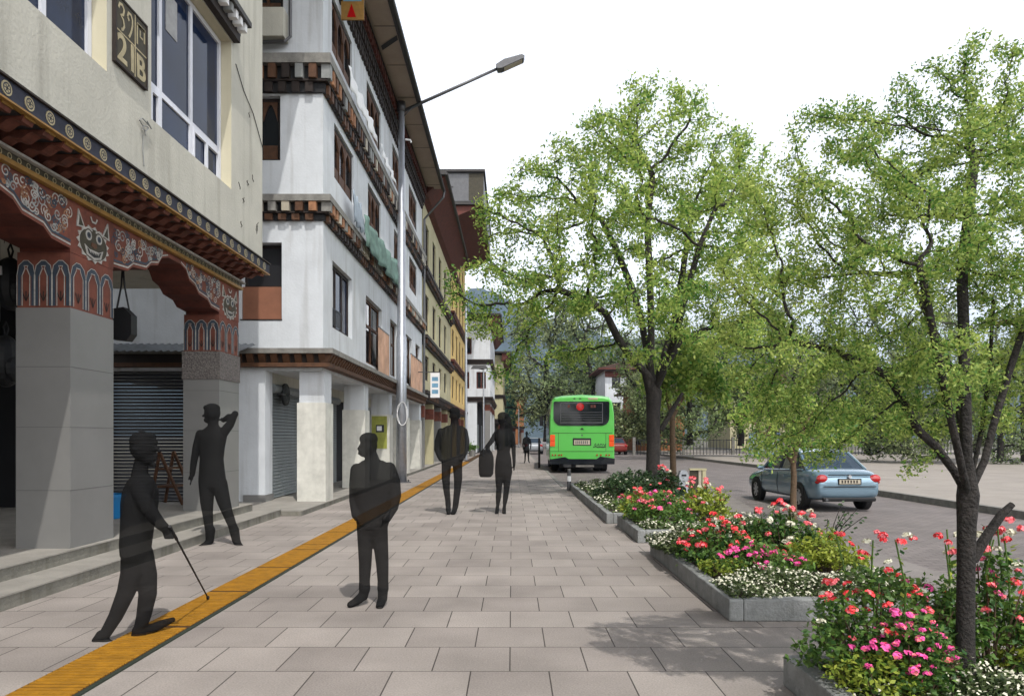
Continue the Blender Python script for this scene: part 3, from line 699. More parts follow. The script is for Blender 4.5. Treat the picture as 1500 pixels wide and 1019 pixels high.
b.add(vs,fs,'netcloth'); o = b.build('shade_cloth', smooth=True, org=(X2+.3,17,6)); tag(o,'torn teal shade cloth tied along the first timber band','cloth')
o.modifiers.new('thick','SOLIDIFY').thickness = .01
for (y0,y1,z0,z1,m,lab) in ((15.6,18.6,9.02,9.55,'whitep','crumpled white plastic sheet tied along the upper timber band'),(19.4,21.6,9.02,9.4,'whitep','grey white tarpaulin hung farther along the upper timber band'),(16.0,16.95,6.22,6.95,'bluegrey','pale cloth laundry hung beside the teal shade cloth')):
    b = MB(); vs=[]; fs=[]
    for i in range(19):
        for j in range(5):
            vs.append((X2+.21+.03*math.sin(i*1.7+j)+.015*j, y0+(y1-y0)*i/18, z1-(z1-z0)*j/4+.05*math.sin(i*.9)-.08*i/18*(j<2)))
    for i in range(18):
        for j in range(4): fs.append((i*5+j,(i+1)*5+j,(i+1)*5+j+1,i*5+j+1))
    b.add(vs,fs,m); o = b.build('hanging_sheet', smooth=True, org=(X2+.2,y0,z0)); tag(o,lab,'sheet'); o.modifiers.new('thick','SOLIDIFY').thickness = .008
for i,(y0,y1) in enumerate(((19.6,21.3),(25.9,29.2))):
    b = MB(); n=18; vs=[]; fs=[]
    for k in range(n+1):
        y=y0+(y1-y0)*k/n
        for z in (3.20,3.7,4.42): vs.append((X2+.12+.02*math.sin(k*2.1),y,z))
    for k in range(n): fs += [(3*k,3*k+3,3*k+4,3*k+1),(3*k+1,3*k+4,3*k+5,3*k+2)]
    b.add(vs,fs,'peach'); b.box(X2+.09,X2+.13,y0,y1,4.42,4.46,'steelgrey'); o=b.build('balcony_sheet', org=(X2+.1,y0,3.2)); tag(o,['sun faded peach sheet screening the balcony left of the tall pole','long peach and white balcony sheet right of the tall pole'][i],'screen','peach balcony sheets'); o.modifiers.new('thick','SOLIDIFY').thickness=.008
b = MB(); b.box(-3.86,-3.70,15.6,15.64,11.2,11.26,'steelgrey'); b.prism([(-3.75,10.55),(-3.25,10.55),(-3.25,11.3),(-3.75,11.3)], fy(15.6), 0,.04,'gold'); b.prism([(-3.7,10.95),(-3.3,10.95),(-3.3,11.25),(-3.7,11.25)], fy(15.597), -.003,.0,'signblue'); b.prism([(-3.62,10.6),(-3.42,10.6),(-3.52,10.9)], fy(15.597), -.003,.0,'redlens')
tag(b.build('hanging_sign', org=(-3.5,15.6,10.55)),'worn yellow and blue sign hanging under the eaves of the white building','sign')
# ---------------------------------------------------------------- buildings farther along the left side
def facade(name, label, X, y0, y1, zt, wallm, floors, wpitch, ww, eave, bandm, loc_x=-9.5, win='darkwood', pane='glassdk', front=True, gf=3.0, sidewin=()):
    r = thing(name, label, 'building', (X, (y0+y1)/2, 0))
    wn = []
    for z0,z1 in floors:
        y = y0+.9
        while y+ww < y1-.4: wn.append((y,y+ww,z0,z1)); y += wpitch
    b = MB(); b.holed(fx(X), y0, y1, gf, zt, wn, .14, wallm)
    if sidewin: b.holed(fy(y0), loc_x, X, gf, zt, sidewin, .14, wallm)
    else: b.quad((loc_x,y0,gf),(X,y0,gf),(X,y0,zt),(loc_x,y0,zt),wallm)
    b.quad((loc_x,y1,0),(X,y1,0),(X,y1,zt),(loc_x,y1,zt),wallm); b.quad((loc_x,y0,gf),(X,y0,gf),(X,y1,gf),(loc_x,y1,gf),wallm)
    b.quad((loc_x,y0,.1),(X-1.1,y0,.1),(X-1.1,y0,gf),(loc_x,y0,gf),wallm)
    b.build('wall', r)
    for a in wn: window(r, fx(X), a[0]+.01,a[1]-.01,a[2]+.01,a[3]-.01,.06,((a[0]+a[1])/2,),(),win,pane,.08)
    for a in sidewin: window(r, fy(y0), a[0]+.01,a[1]-.01,a[2]+.01,a[3]-.01,.06,((a[0]+a[1])/2,),(),win,pane,.08)
    rn = random.Random(len(name)+int(y0))
    for z in [gf]+[f_[0]-.75 for f_ in floors[1:]]:
        b = MB(); b.box(loc_x,X+.24,y0-.2,y1,z+.26,z+.40,bandm); b.box(loc_x,X+.10,y0-.08,y1,z-.02,z+.259,'darkwood')
        y = y0
        while y < y1-.2: b.box(X+.1,X+.21,y,y+.14,z+.06,z+.25,rn.choice(['brown','darkwood',bandm])); y += .30
        b.build('timber_band', r)
    e0, zz = eave
    b = MB(); b.prism([(X-.1,zz-.9),(X+.25,zz-.75),(e0,zz-.04),(X-.1,zz-.04)], lambda u,v,w: (u,w,v), y0-.5,y1+.3,'redwood')
    b.box(loc_x-.5,e0+.05,y0-.7,y1+.4,zz-.035,zz+.14,'roofmetal'); b.tube([(e0+.08,y0-.7,zz),(e0+.08,y1+.4,zz-.03)],.06,6,'roofmetal'); b.build('roof', r)
    y = y0+.3; k = 0
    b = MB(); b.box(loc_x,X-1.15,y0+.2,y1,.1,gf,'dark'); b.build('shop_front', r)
    while y < y1-1:
        b = MB(); b.box(X-.45,X,y,y+.45,.1,gf-.021,wallm if k%2 else 'tile'); b.box(X-.47,X+.02,y-.02,y+.47,gf-.75,gf-.25,'redpaint'); b.build('pillar', r); y += 3.6; k += 1
    for k in range(int((y1-y0)/3.6)):
        ya = y0+.9+k*3.6
        if k%2==0:
            b = MB()
            for q in range(30):
                z = .12+q*.08; b.prism([(z,0),(z+.07,0),(z+.07,.012),(z,.03)], lambda u,v,w: (X-1.13+v,w,u), ya, ya+2.5,'shutter')
            b.build('roller_shutter', r)
    return r
facade('cream_building','yellowed cream building with two rows of dark timber bands and narrow brown windows',-3.80,30.25,44,12.1,'b3',[(3.9,5.0),(6.1,7.7),(9.0,10.8)],2.9,1.35,(-2.80,12.35),'darkwood')
r4 = facade('yellow_building','orange yellow building with red brown bands under a far overhanging roof',-3.80,44.3,57.5,15.2,'yellow',[(3.9,5.3),(6.6,8.3),(9.6,11.3),(12.4,14.0)],3.0,1.4,(-1.85,15.7),'redwood')
b = MB(); b.box(-9,-1.75,43.6,57.9,15.86,17.6,'steelgrey'); b.box(-2.65,-1.74,43.58,43.61,15.9,17.55,'olive'); b.box(-9.2,-1.65,43.4,58,17.6,17.75,'roofmetal'); b.box(-9,-3.6,43.57,43.6,16.7,16.74,'darkwood')
b.build('roof_loft', r4)
facade('corner_white_building','white house with a projecting upper floor and red brown window frames beyond the yellow building',-1.85,60,76,11.2,'white',[(5.5,7.0),(8.3,9.8)],2.2,1.2,(-1.0,11.6),'darkwood',gf=4.4,win='redwood',sidewin=[(-5.2,-3.6,5.5,6.9),(-5.0,-3.4,8.4,9.8),(-3.0,-2.2,5.5,6.9)])
facade('balcony_building','narrow cream building with stacked dark balconies beyond the white house',-1.0,78,98,10.4,'b3',[(3.9,5.2),(6.4,7.8)],2.2,1.2,(-.2,10.6),'darkwood',sidewin=[(-4.2,-3.0,4,5.2)])
r7 = facade('netted_building','distant building wrapped in green scaffold netting',.5,104,126,10.6,'net',[(3.9,5.2),(6.4,7.8)],2.4,1.2,(1.1,10.9),'net',sidewin=[])
facade('brick_building','distant orange brick building at the end of the street',2.2,132,165,8.6,'brick',[(3.9,5.2),(6.0,7.2)],2.4,1.2,(2.9,8.9),'roofred',sidewin=[(-1,0.2,4,5.2)])
b = MB(); f = fy(27.9)
b.prism([(-3.20,2.95),(-2.84,2.95),(-2.84,3.92),(-3.20,3.92)], f, 0,.05,'whitep')
for z in (3.1,3.35,3.6): b.prism([(-3.14,z),(-2.90,z),(-2.90,z+.16),(-3.14,z+.16)], f, -.004,-.0005,'signblue')
b.tube([(-3.8,27.925,3.95),(-2.82,27.925,3.95)],.02,6,'steelgrey')
tag(b.build('blade_sign', org=(-3.2,27.9,2.95)),'white hanging sign with pale blue panels above the pavement by the tall pole','sign')
b = MB()
for k in range(220):
    rn = random.Random(k); p = Vector((rn.gauss(0,.18),rn.gauss(0,.18),.62+rn.gauss(0,.13))); n = Vector((rn.uniform(-1,1),rn.uniform(-1,1),rn.uniform(-.5,1))).normalized(); t = n.orthogonal().normalized()*.09; s = n.cross(t)
    q = p+Vector((-2.9,52,0)); b.quad(q-t,q+s*.5,q+t,q-s*.5,'shrub')
o = b.build('potted_plant', org=(-2.9,52,0)); tag(o,'bright green potted bush by the shop wall beyond the walking couple','potted plant')
pp = MB(); pp.tube([(-2.9,52,0),(-2.9,52,.45)],[.2,.28],10,'kerb'); pp.build('pot', o)

# ---------------------------------------------------------------- lamp posts and poles
px, py_ = -3.42, 22.0
lp = thing('street_lamp','tall galvanised street lamp with one long raised arm beside the white building','street lamp',(px,py_,0))
b = MB(); b.tube([(px,py_,.02),(px,py_,4.5),(px,py_,4.52),(px,py_,8.3),(px,py_,8.32),(px,py_,11.68)],[.165,.155,.13,.12,.095,.09],14,'galv'); b.build('pole', lp, True)
b = MB(); b.tube([(px,py_,.0),(px,py_,.03)],[.34,.34],4,'steelgrey'); 
for q in range(4): b.tube([(px+.22*math.cos(q*1.57),py_+.22*math.sin(q*1.57),.03),(px+.22*math.cos(q*1.57),py_+.22*math.sin(q*1.57),.09)],.025,6,'steelgrey')
b.build('base_plate', lp)
b = MB(); b.tube([(px,py_,11.45),(px,py_,11.75)],.13,12,'steelgrey'); b.tube([(px+.1,py_,11.50),(px+3.0,py_,12.80)],[.05,.04],8,'steelgrey'); b.tube([(px+.05,py_,11.3),(px+.35,py_,11.6)],.02,6,'steelgrey'); b.build('arm', lp, True)
b = MB(); d = Vector((3.0,0,1.30)).normalized(); e = Vector((px+2.95,py_,12.78)); up = Vector((-d.z,0,d.x))
prof = [(0,-.06),(.12,-.10),(.86,-.09),(.92,-.03),(.86,.04),(.30,.12),(0,.07)]
b.prism(prof, lambda u,v,w: tuple(e+d*u+up*v+Vector((0,w,0))), -.16,.16,'steelgrey'); b.prism([(.2,-.115),(.8,-.11),(.8,-.095),(.2,-.10)], lambda u,v,w: tuple(e+d*u+up*v+Vector((0,w,0))), -.12,.12,'plate'); b.build('lamp_head', lp)
b = MB(); b.tube([(px+.12,py_,10.6),(px+.28,py_,10.58),(px+.3,py_,10.5)],.03,6,'whitep'); b.build('bracket', lp)
b = MB(); b.tube([(px+.05+.15*math.sin(t*.42)*(1+.15*math.cos(t)),py_-.165-.01*math.cos(t),2.12+.36*math.cos(t*.42)) for t in range(32)],.010,5,'whitep'); tag(b.build('cable_loop', org=(px,py_-.15,1.75)),'coiled white cable looped on the tall lamp pole','cable')
def pole(x,y,h,r,lab,name='pole',head=None):
    b = MB(); b.tube([(x,y,0),(x,y,h)],[r,r*.7],10,'galv'); b.tube([(x,y,0),(x,y,.04)],r*2.2,8,'steelgrey')
    if head: b.tube([(x,y,h-.06),(x-.5,y,h+.05)],.03,6,'steelgrey'); b.prism([(x-.9,h),(x+.35,h),(x+.15,h+.22),(x-.7,h+.22)], lambda u,v,w: (u,w,v), y-.18,y+.18,'steelgrey')
    tag(b.build(name, smooth=False, org=(x,y,0)),lab,'pole' if not head else 'street lamp')
pole(-2.75,42.5,9.4,.09,'slim white utility pole in front of the yellow building')
pole(-2.0,50,6.2,.07,'thin street lamp with a flat head in front of the corner white house','street_lamp',True)
pole(.9,95,5.2,.07,'thin white post far along the pavement before the green netted building','pole')
b = MB(); b.tube([(1.5-.0,18.7,-.02),(1.5,18.7,.12),(1.5,18.7,.14),(1.5,18.7,.54)],[.055,.055,.05,.05],12,'steelgrey'); b.tube([(1.5,18.7,.24),(1.5,18.7,.38)],.053,12,'whitep'); b.ell((1.5,18.7,.54),(.05,.05,.03),'kerb',12,6)
tag(b.build('bollard', org=(1.5,18.7,0)),'short grey bollard with a pale band standing behind the bus','bollard')
b = MB(); b.tube([(1.24,32.4,0),(1.24,32.4,1.32)],.05,12,'black'); b.ell((1.24,32.4,1.32),(.055,.055,.05),'black',12,6); b.tube([(1.24,32.4,1.1),(1.24,32.4,1.14)],.056,12,'steelgrey'); tag(b.build('bollard', org=(1.24,32.4,0)),'tall slim black bollard at the left side of the bus','bollard')
b = MB(); b.box(3.60,3.80,15.3,15.5,-.1,.58,'galv'); b.prism([(3.60,.58),(3.80,.58),(3.76,.68),(3.64,.68)], fy(15.3), .01,.19,'galv'); b.box(3.65,3.75,15.29,15.3,.56,.60,'black')
tag(b.build('meter_post', org=(3.7,15.4,0)),'small grey metal service post behind the far planters','post')
sb = thing('notice_frame','beige framed dark panel standing on the road side behind the planters','sign',(4.0,15.5,-.1))
b = MB(); b.box(4.14,4.22,15.46,15.54,-.1,.68,'b3'); b.box(4.06,4.12,15.47,15.53,-.1,.68,'plate'); b.box(3.86,4.23,15.45,15.55,.68,.72,'b3'); b.build('frame', sb)
b = MB(); b.box(3.87,4.055,15.49,15.51,.02,.678,'olive'); b.build('panel', sb)

# ---------------------------------------------------------------- bus
BX, BY = 2.90, 29.4; ZR = -.10
bus = thing('bus','bright green city bus seen from behind with a wide dark rear window','bus',(BX,BY,ZR))
hw = 1.36
def rsec(y, w, z0, z1, r, top):
    pts = []
    zt = z1
    for (cx,cz,a0) in ((w-r,z0+.05,-90),):
        pass
    pts = [(-w,z0),(-w,z0+1.2),(-w+.015,z0+1.9),(-w+.05,zt-.45),(-w+.10,zt-.20),(-w+.22,zt-.06),(-w+.5,zt),(0,zt+top),(w-.5,zt),(w-.22,zt-.06),(w-.10,zt-.20),(w-.05,zt-.45),(w-.015,z0+1.9),(w,z0+1.2),(w,z0)]
    return [(BX+x,y,z) for x,z in pts]
b = MB(); secs = [rsec(BY+.10,hw-.06,.50,3.02,.2,.03), rsec(BY+.0+.12,hw-.03,.46,3.06,.2,.04), rsec(BY+.3,hw,.42,3.12,.2,.05), rsec(BY+8.3,hw,.42,3.12,.2,.05), rsec(BY+8.8,hw-.1,.5,3.0,.2,.03)]
n = 15; vs = [p for s in secs for p in s]; fs = []
for i in range(len(secs)-1):
    for k in range(n): fs.append((i*n+k,i*n+(k+1)%n,(i+1)*n+(k+1)%n,(i+1)*n+k))
fs += [tuple(range(n-1,-1,-1)), tuple(range((len(secs)-1)*n,len(secs)*n))]
b.add(vs,fs,'busgreen'); body = b.build('body', bus)
f = fy(BY+.10)
def rr_poly(x0,x1,z0,z1,rb,rt):
    o = []
    for cx,cz,r,a in ((x1-rb,z0+rb,rb,270),(x1-rt,z1-rt,rt,0),(x0+rt,z1-rt,rt,90),(x0+rb,z0+rb,rb,180)):
        for k in range(6): t = math.radians(a+90*k/5); o.append((cx+r*math.cos(t),cz+r*math.sin(t)))
    return o
b = MB(); b.prism(rr_poly(BX-1.18,BX+1.13,1.88,2.88,.32,.06), f, -.025,.05,'glassdk'); rw = b.build('rear_window', bus)
b = MB()
for k in range(5): b.prism([(BX-.86,2.02+k*.10),(BX+.82,2.02+k*.10),(BX+.82,2.035+k*.10),(BX-.86,2.035+k*.10)], f, -.033,-.026,'steelgrey')
frame_rect(b, f, BX-.9,BX+.86,1.98,2.82,.025,-.034,-.0255,'steelgrey'); b.build('louvre', rw)
b = MB(); b.disc(f, BX-.08,2.66,.16,-.04,-.026,'redlens',18); b.prism([(BX-.16,2.58),(BX,2.58),(BX-.08,2.52)], f, -.041,-.026,'redlens')
for q in (-.55,.52,.40): b.prism([(BX+q-.05,2.62),(BX+q+.05,2.62),(BX+q+.04,2.74),(BX+q-.04,2.74)], f, -.035,-.026,'redwood')
b.build('red_emblem', rw)
for s in (-1,1):
    b = MB(); xx = BX+s*1.22; b.prism(rr_poly(xx-.10,xx+.10,1.02,1.50,.03,.03), f, -.03,.05,'orangelens'); b.prism([(xx-.085,1.24),(xx+.085,1.24),(xx+.085,1.26),(xx-.085,1.26)], f, -.033,-.02,'redlens'); b.build('tail_light', bus)
    for q in (.62,.78,1.0,1.12) if s>0 else (.85,.95,1.1,1.22):
        b = MB(); b.disc(f, BX+s*q,.66,.035,-.04,.05,'redlens',10); b.build('reflector', bus)
b = MB(); b.prism([(BX-.38,1.06),(BX+.38,1.06),(BX+.38,1.36),(BX-.38,1.36)], f, -.012,.05,'black'); b.prism([(BX-.33,1.09),(BX+.33,1.09),(BX+.33,1.28),(BX-.33,1.28)], f, -.022,.0,'plate')
for q in range(7): b.prism([(BX-.27+q*.078,1.12),(BX-.23+q*.078,1.12),(BX-.23+q*.078,1.25),(BX-.27+q*.078,1.25)], f, -.024,-.02,'steelgrey')
b.build('number_plate', bus)
b = MB()
for z,x0,x1 in ((1.56,-1.26,1.26),(.80,-1.30,1.30)): b.prism([(BX+x0,z),(BX+x1,z),(BX+x1,z+.018),(BX+x0,z+.018)], f, -.006,.05,'darkwood')
for xx in (-.98,.98): b.prism([(BX+xx,.82),(BX+xx+.015,.82),(BX+xx+.015,1.56),(BX+xx,1.56)], f, -.005,.05,'darkwood')
b.prism([(BX-.07,1.72),(BX+.07,1.72),(BX+.04,1.78),(BX-.04,1.78)], f, -.03,.05,'black'); b.disc(f,BX,1.48,.035,-.01,.05,'steelgrey',10); b.build('panel_lines', bus)
b = MB(); sx = BX+.46
b.ribbon([(sx,.98),(sx+.10,1.02),(sx+.20,.98),(sx+.30,1.0),(sx+.42,.985),(sx+.52,1.01)],.035,f,-.012,'black')
b.ribbon([(sx+.04,1.06),(sx+.10,1.15),(sx+.12,1.04)],.028,f,-.013,'black'); b.ribbon([(sx+.16,1.05),(sx+.22,1.14),(sx+.24,1.03)],.028,f,-.0135,'black'); b.ribbon([(sx+.28,1.04),(sx+.30,1.12),(sx+.36,1.12),(sx+.38,1.04)],.028,f,-.014,'navy'); b.ribbon([(sx+.42,1.12),(sx+.47,1.04),(sx+.53,1.13)],.028,f,-.0145,'black')
b.build('badge_lettering', bus)
b = MB(); b.prism([(BX-1.34,.28),(BX+1.34,.28),(BX+1.35,.52),(BX+.75,.60),(BX+.6,.50),(BX-.55,.50),(BX-.7,.58),(BX-1.35,.48)], f, -.05,.25,'glassdk'); b.build('bumper', bus)
for q in (-.35,-.12,.32):
    b = MB(); b.prism([(BX+q,2.98),(BX+q+.08,2.98),(BX+q+.08,3.02),(BX+q,3.02)], f, -.02,.1,'plate' if q>0 else 'black'); b.build('marker_lamp', bus)
b = MB(); b.prism([(BX+.25,2.95),(BX+.65,2.95),(BX+.65,3.03),(BX+.25,3.03)], f, -.012,.1,'palegold'); b.build('roof_label', bus)
def wheel(parent, cx, cy, cz, r, wd, sgn, rimm='rim', name='wheel', spokes=7):
    b = MB(); prof = [(r*.62,-wd/2),(r*.93,-wd/2),(r,-wd*.36),(r,wd*.36),(r*.93,wd/2),(r*.62,wd/2)]
    seg = 26; vs = [(cx+v,cy+u*math.cos(2*math.pi*k/seg),cz+u*math.sin(2*math.pi*k/seg)) for k in range(seg) for u,v in prof]; m_ = len(prof)
    b.add(vs,[(k*m_+i,k*m_+(i+1)%m_,((k+1)%seg)*m_+(i+1)%m_,((k+1)%seg)*m_+i) for k in range(seg) for i in range(m_)],'tyre')
    w = b.build(name, parent, False)
    b = MB(); fnw = lambda u,v,q: (cx+sgn*(wd/2-.02)+sgn*q, cy+u, cz+v)
    b.ring(fnw,0,0,r*.56,r*.66,.012,rimm,26); b.disc(fnw,0,0,r*.16,-.02,.015,rimm,14); b.disc(fnw,0,0,r*.6,-.06,-.05,'black',22)
    for k in range(spokes):
        t = 2*math.pi*k/spokes; c,s = math.cos(t),math.sin(t)
        b.prism([(c*r*.1-s*.035,s*r*.1+c*.035),(c*r*.58-s*.028,s*r*.58+c*.028),(c*r*.58+s*.028,s*r*.58-c*.028),(c*r*.1+s*.035,s*r*.1-c*.035)],fnw,-.015,.008,rimm)
    b.build('rim', w); return w
for xx in (-1.08,-.78,1.08,.78): wheel(bus, BX+xx, BY+2.2, ZR+.48, .48,.28,1 if xx>0 else -1)
for xx in (-1.15,1.15): wheel(bus, BX+xx, BY+6.8, ZR+.48, .48,.28,1 if xx>0 else -1)
b = MB(); b.box(BX-.9,BX+.9,BY+.4,BY+8,.12,.41,'black'); b.tube([(BX-.6,BY+2.2,.3),(BX+.6,BY+2.2,.3)],.14,10,'black'); b.box(BX-.75,BX-.45,BY+.15,BY+.5,.16,.27,'steelgrey'); b.box(BX-.25,BX+.5,BY+.1,BY+.35,.17,.26,'kerb'); b.build('underframe', bus)
for s in (-1,1):
    b = MB(); b.prism([(BY+.5,1.5),(BY+8.2,1.5),(BY+8.2,2.62),(BY+.5,2.62)], lambda u,v,w: (BX+s*(hw-.05+w),u,v), 0,.06,'glassdk'); b.build('side_window', bus)
b = MB(); b.box(BX-hw-.35,BX-hw-.15,BY+8.6,BY+8.7,2.0,2.5,'black'); b.tube([(BX-hw,BY+8.6,2.6),(BX-hw-.25,BY+8.65,2.5)],.03,6,'black'); b.build('mirror', bus)

bus.rotation_euler = (0,0,math.radians(-1.9))
# ---------------------------------------------------------------- car
def make_car(name, lab, loc, yaw, paint, group=None, scale=1.0, detail=True):
    r = thing(name, lab, 'car', (0,0,0), group)
    Lc = 4.35; W2 = .83
    st = [  # y from tail, half width scale, z bottom, z belt, roof z, roof half
        (0.00,.80,.46,.72,None),(0.05,.90,.30,.86,None),(0.30,.97,.24,.97,None),(0.75,1.0,.22,.99,None),(1.15,1.0,.22,.97,1.30),(1.75,1.0,.22,.95,1.42),(2.35,1.0,.22,.93,1.41),(2.85,1.0,.22,.91,1.25),(3.20,1.0,.22,.88,None),(3.75,.98,.23,.80,None),(4.15,.93,.27,.70,None),(4.30,.84,.34,.60,None),(4.35,.74,.42,.55,None)]
    b = MB(); ring = []
    for (y,ws,zb,zt,_) in st:
        w_ = W2*ws; zm = zb+(zt-zb)*.45
        half = [(w_*.86,zb),(w_*.97,zb+.08),(w_,zm),(w_*.985,zb+(zt-zb)*.72),(w_*.94,zt-.05),(w_*.86,zt),(w_*.45,zt+.025)]
        sec = [(-x,z) for x,z in half]+[(x,z) for x,z in reversed(half)]
        ring.append([(x,y,z) for x,z in sec])
    n = 14; vs = [p for q in ring for p in q]; fs = []
    for i in range(len(ring)-1):
        for k in range(n): fs.append((i*n+k,i*n+(k+1)%n,(i+1)*n+(k+1)%n,(i+1)*n+k))
    fs += [tuple(range(n-1,-1,-1)),tuple(range((len(ring)-1)*n,len(ring)*n))]
    b.add(vs,fs,paint)
    body = b.build('body', r, True); md = body.modifiers.new('s','SUBSURF'); md.levels = 2; md.render_levels = 2
    cab = [(.62,.72,.96,.97),(1.22,.60,.96,1.36),(1.75,.585,.94,1.43),(2.3,.585,.92,1.42),(2.62,.60,.91,1.33),(3.30,.70,.86,.87)]
    b = MB(); vs = []; fs = []
    for y,wt,zb,zt in cab:
        vs += [(-.76,y,zb-.04),(-wt,y,zt),(-wt*.6,y,zt+.03),(wt*.6,y,zt+.03),(wt,y,zt),(.76,y,zb-.04)]
    side = []; top = []
    for i in range(len(cab)-1):
        for k in range(5):
            q = (i*6+k,i*6+k+1,(i+1)*6+k+1,(i+1)*6+k)
            if k in (0,4) or i in (0,len(cab)-2): side.append(q)
            else: top.append(q)
    b.add(vs,side,'carglass'); b.add(vs,top,paint); gh = b.build('cabin', r, False)
    b = MB()
    for s in (-1,1):
        ca = [(-s*-1*0,0,0)]
        for i in range(len(cab)-1):
            a = cab[i]; c = cab[i+1]; b.tube([(s*a[1],a[0],a[3]),(s*c[1],c[0],c[3])],.035,6,paint)
        for y,wt,zt in ((1.35,.60,1.38),(2.0,.585,1.43)): b.tube([(s*.765,y+.05,.93),(s*wt,y,zt)],.03,6,'black')
        b.tube([(s*.77,.75,.965),(s*.77,3.2,.87)],.02,6,paint)
    b.build('pillars', r)
    for s in (-1,1):
        b = MB(); b.ell((s*.63,.055,.78),(.14,.06,.10),'redlens',12,8); b.ell((s*.70,.10,.70),(.08,.06,.045),'redlens',10,6); b.build('tail_light', r)
        if detail:
            b = MB(); b.box(s*.835-.006,s*.835+.006,1.62,1.80,.76,.79,paint); b.box(s*.828-.006,s*.828+.006,2.62,2.80,.75,.78,paint); b.build('door_handle', r)
            b = MB(); b.ell((s*.90,2.95,.93),(.10,.06,.06),paint,10,8); b.build('mirror', r)
            b = MB(); 
            for y in (1.1,2.05,3.05): b.tube([(s*.80,y,.32),(s*.836,y,.55),(s*.815,y,.85)],.006,4,'black')
            b.build('door_seam', r)
    if detail:
        b = MB(); b.box(-.25,.25,-.012,.05,.66,.77,'plate'); frame_rect(b, fy(-.012), -.27,.27,.645,.785,.018,-.006,.03,'black')
        for q in range(6): b.box(-.2+q*.07,-.165+q*.07,-.014,0,.68,.75,'darkwood')
        b.build('number_plate', r)
        b = MB(); b.tube([(-.62,-.015,.60),(.62,-.015,.60)],.012,5,'black'); b.tube([(-.62,.03,.30),(.62,.03,.30)],.05,6,'black'); b.tube([(-.55,.02,.30),(-.55,-.03,.30)],.035,8,'steelgrey'); b.tube([(-.5,.01,.87),(.5,.01,.87)],.012,5,'black'); b.disc(fy(-.0),0,.83,.04,-.02,.03,'rim',12); b.build('bumper_trim', r)
    for yy in (.82,3.42):
        for s in (-1,1):
            b = MB(); seg=20; fnw = lambda u,v,q: (s*(W2-.005)+s*q, yy+u, .32+v)
            b.disc(fnw,0,0,.345,-.14,.006,'black',22); b.build('wheel_arch', r)
            wheel(r, s*(W2-.075), yy, .31, .31,.19,s)
    r.location = loc; r.rotation_euler = (0,0,yaw); r.scale = (scale,)*3
    return r
car = make_car('car','pale blue saloon car driving away along the road beyond the planters',(6.72,14.15,ZR),math.radians(3.0),'carblue',scale=.86)
g1 = make_car('parked_car','far silver car parked at the kerb left of the bus',(1.9,62,ZR),0,'greycar',scale=1,detail=False)
g2 = make_car('parked_car','far red vehicle on the road just right of the bus',(9.0,60,ZR),.05,'redcar',scale=1,detail=False)
c = copy_tree(g1); c.location = (5.2,88,ZR); tag(c,'farthest silver car on the road beyond the bus')
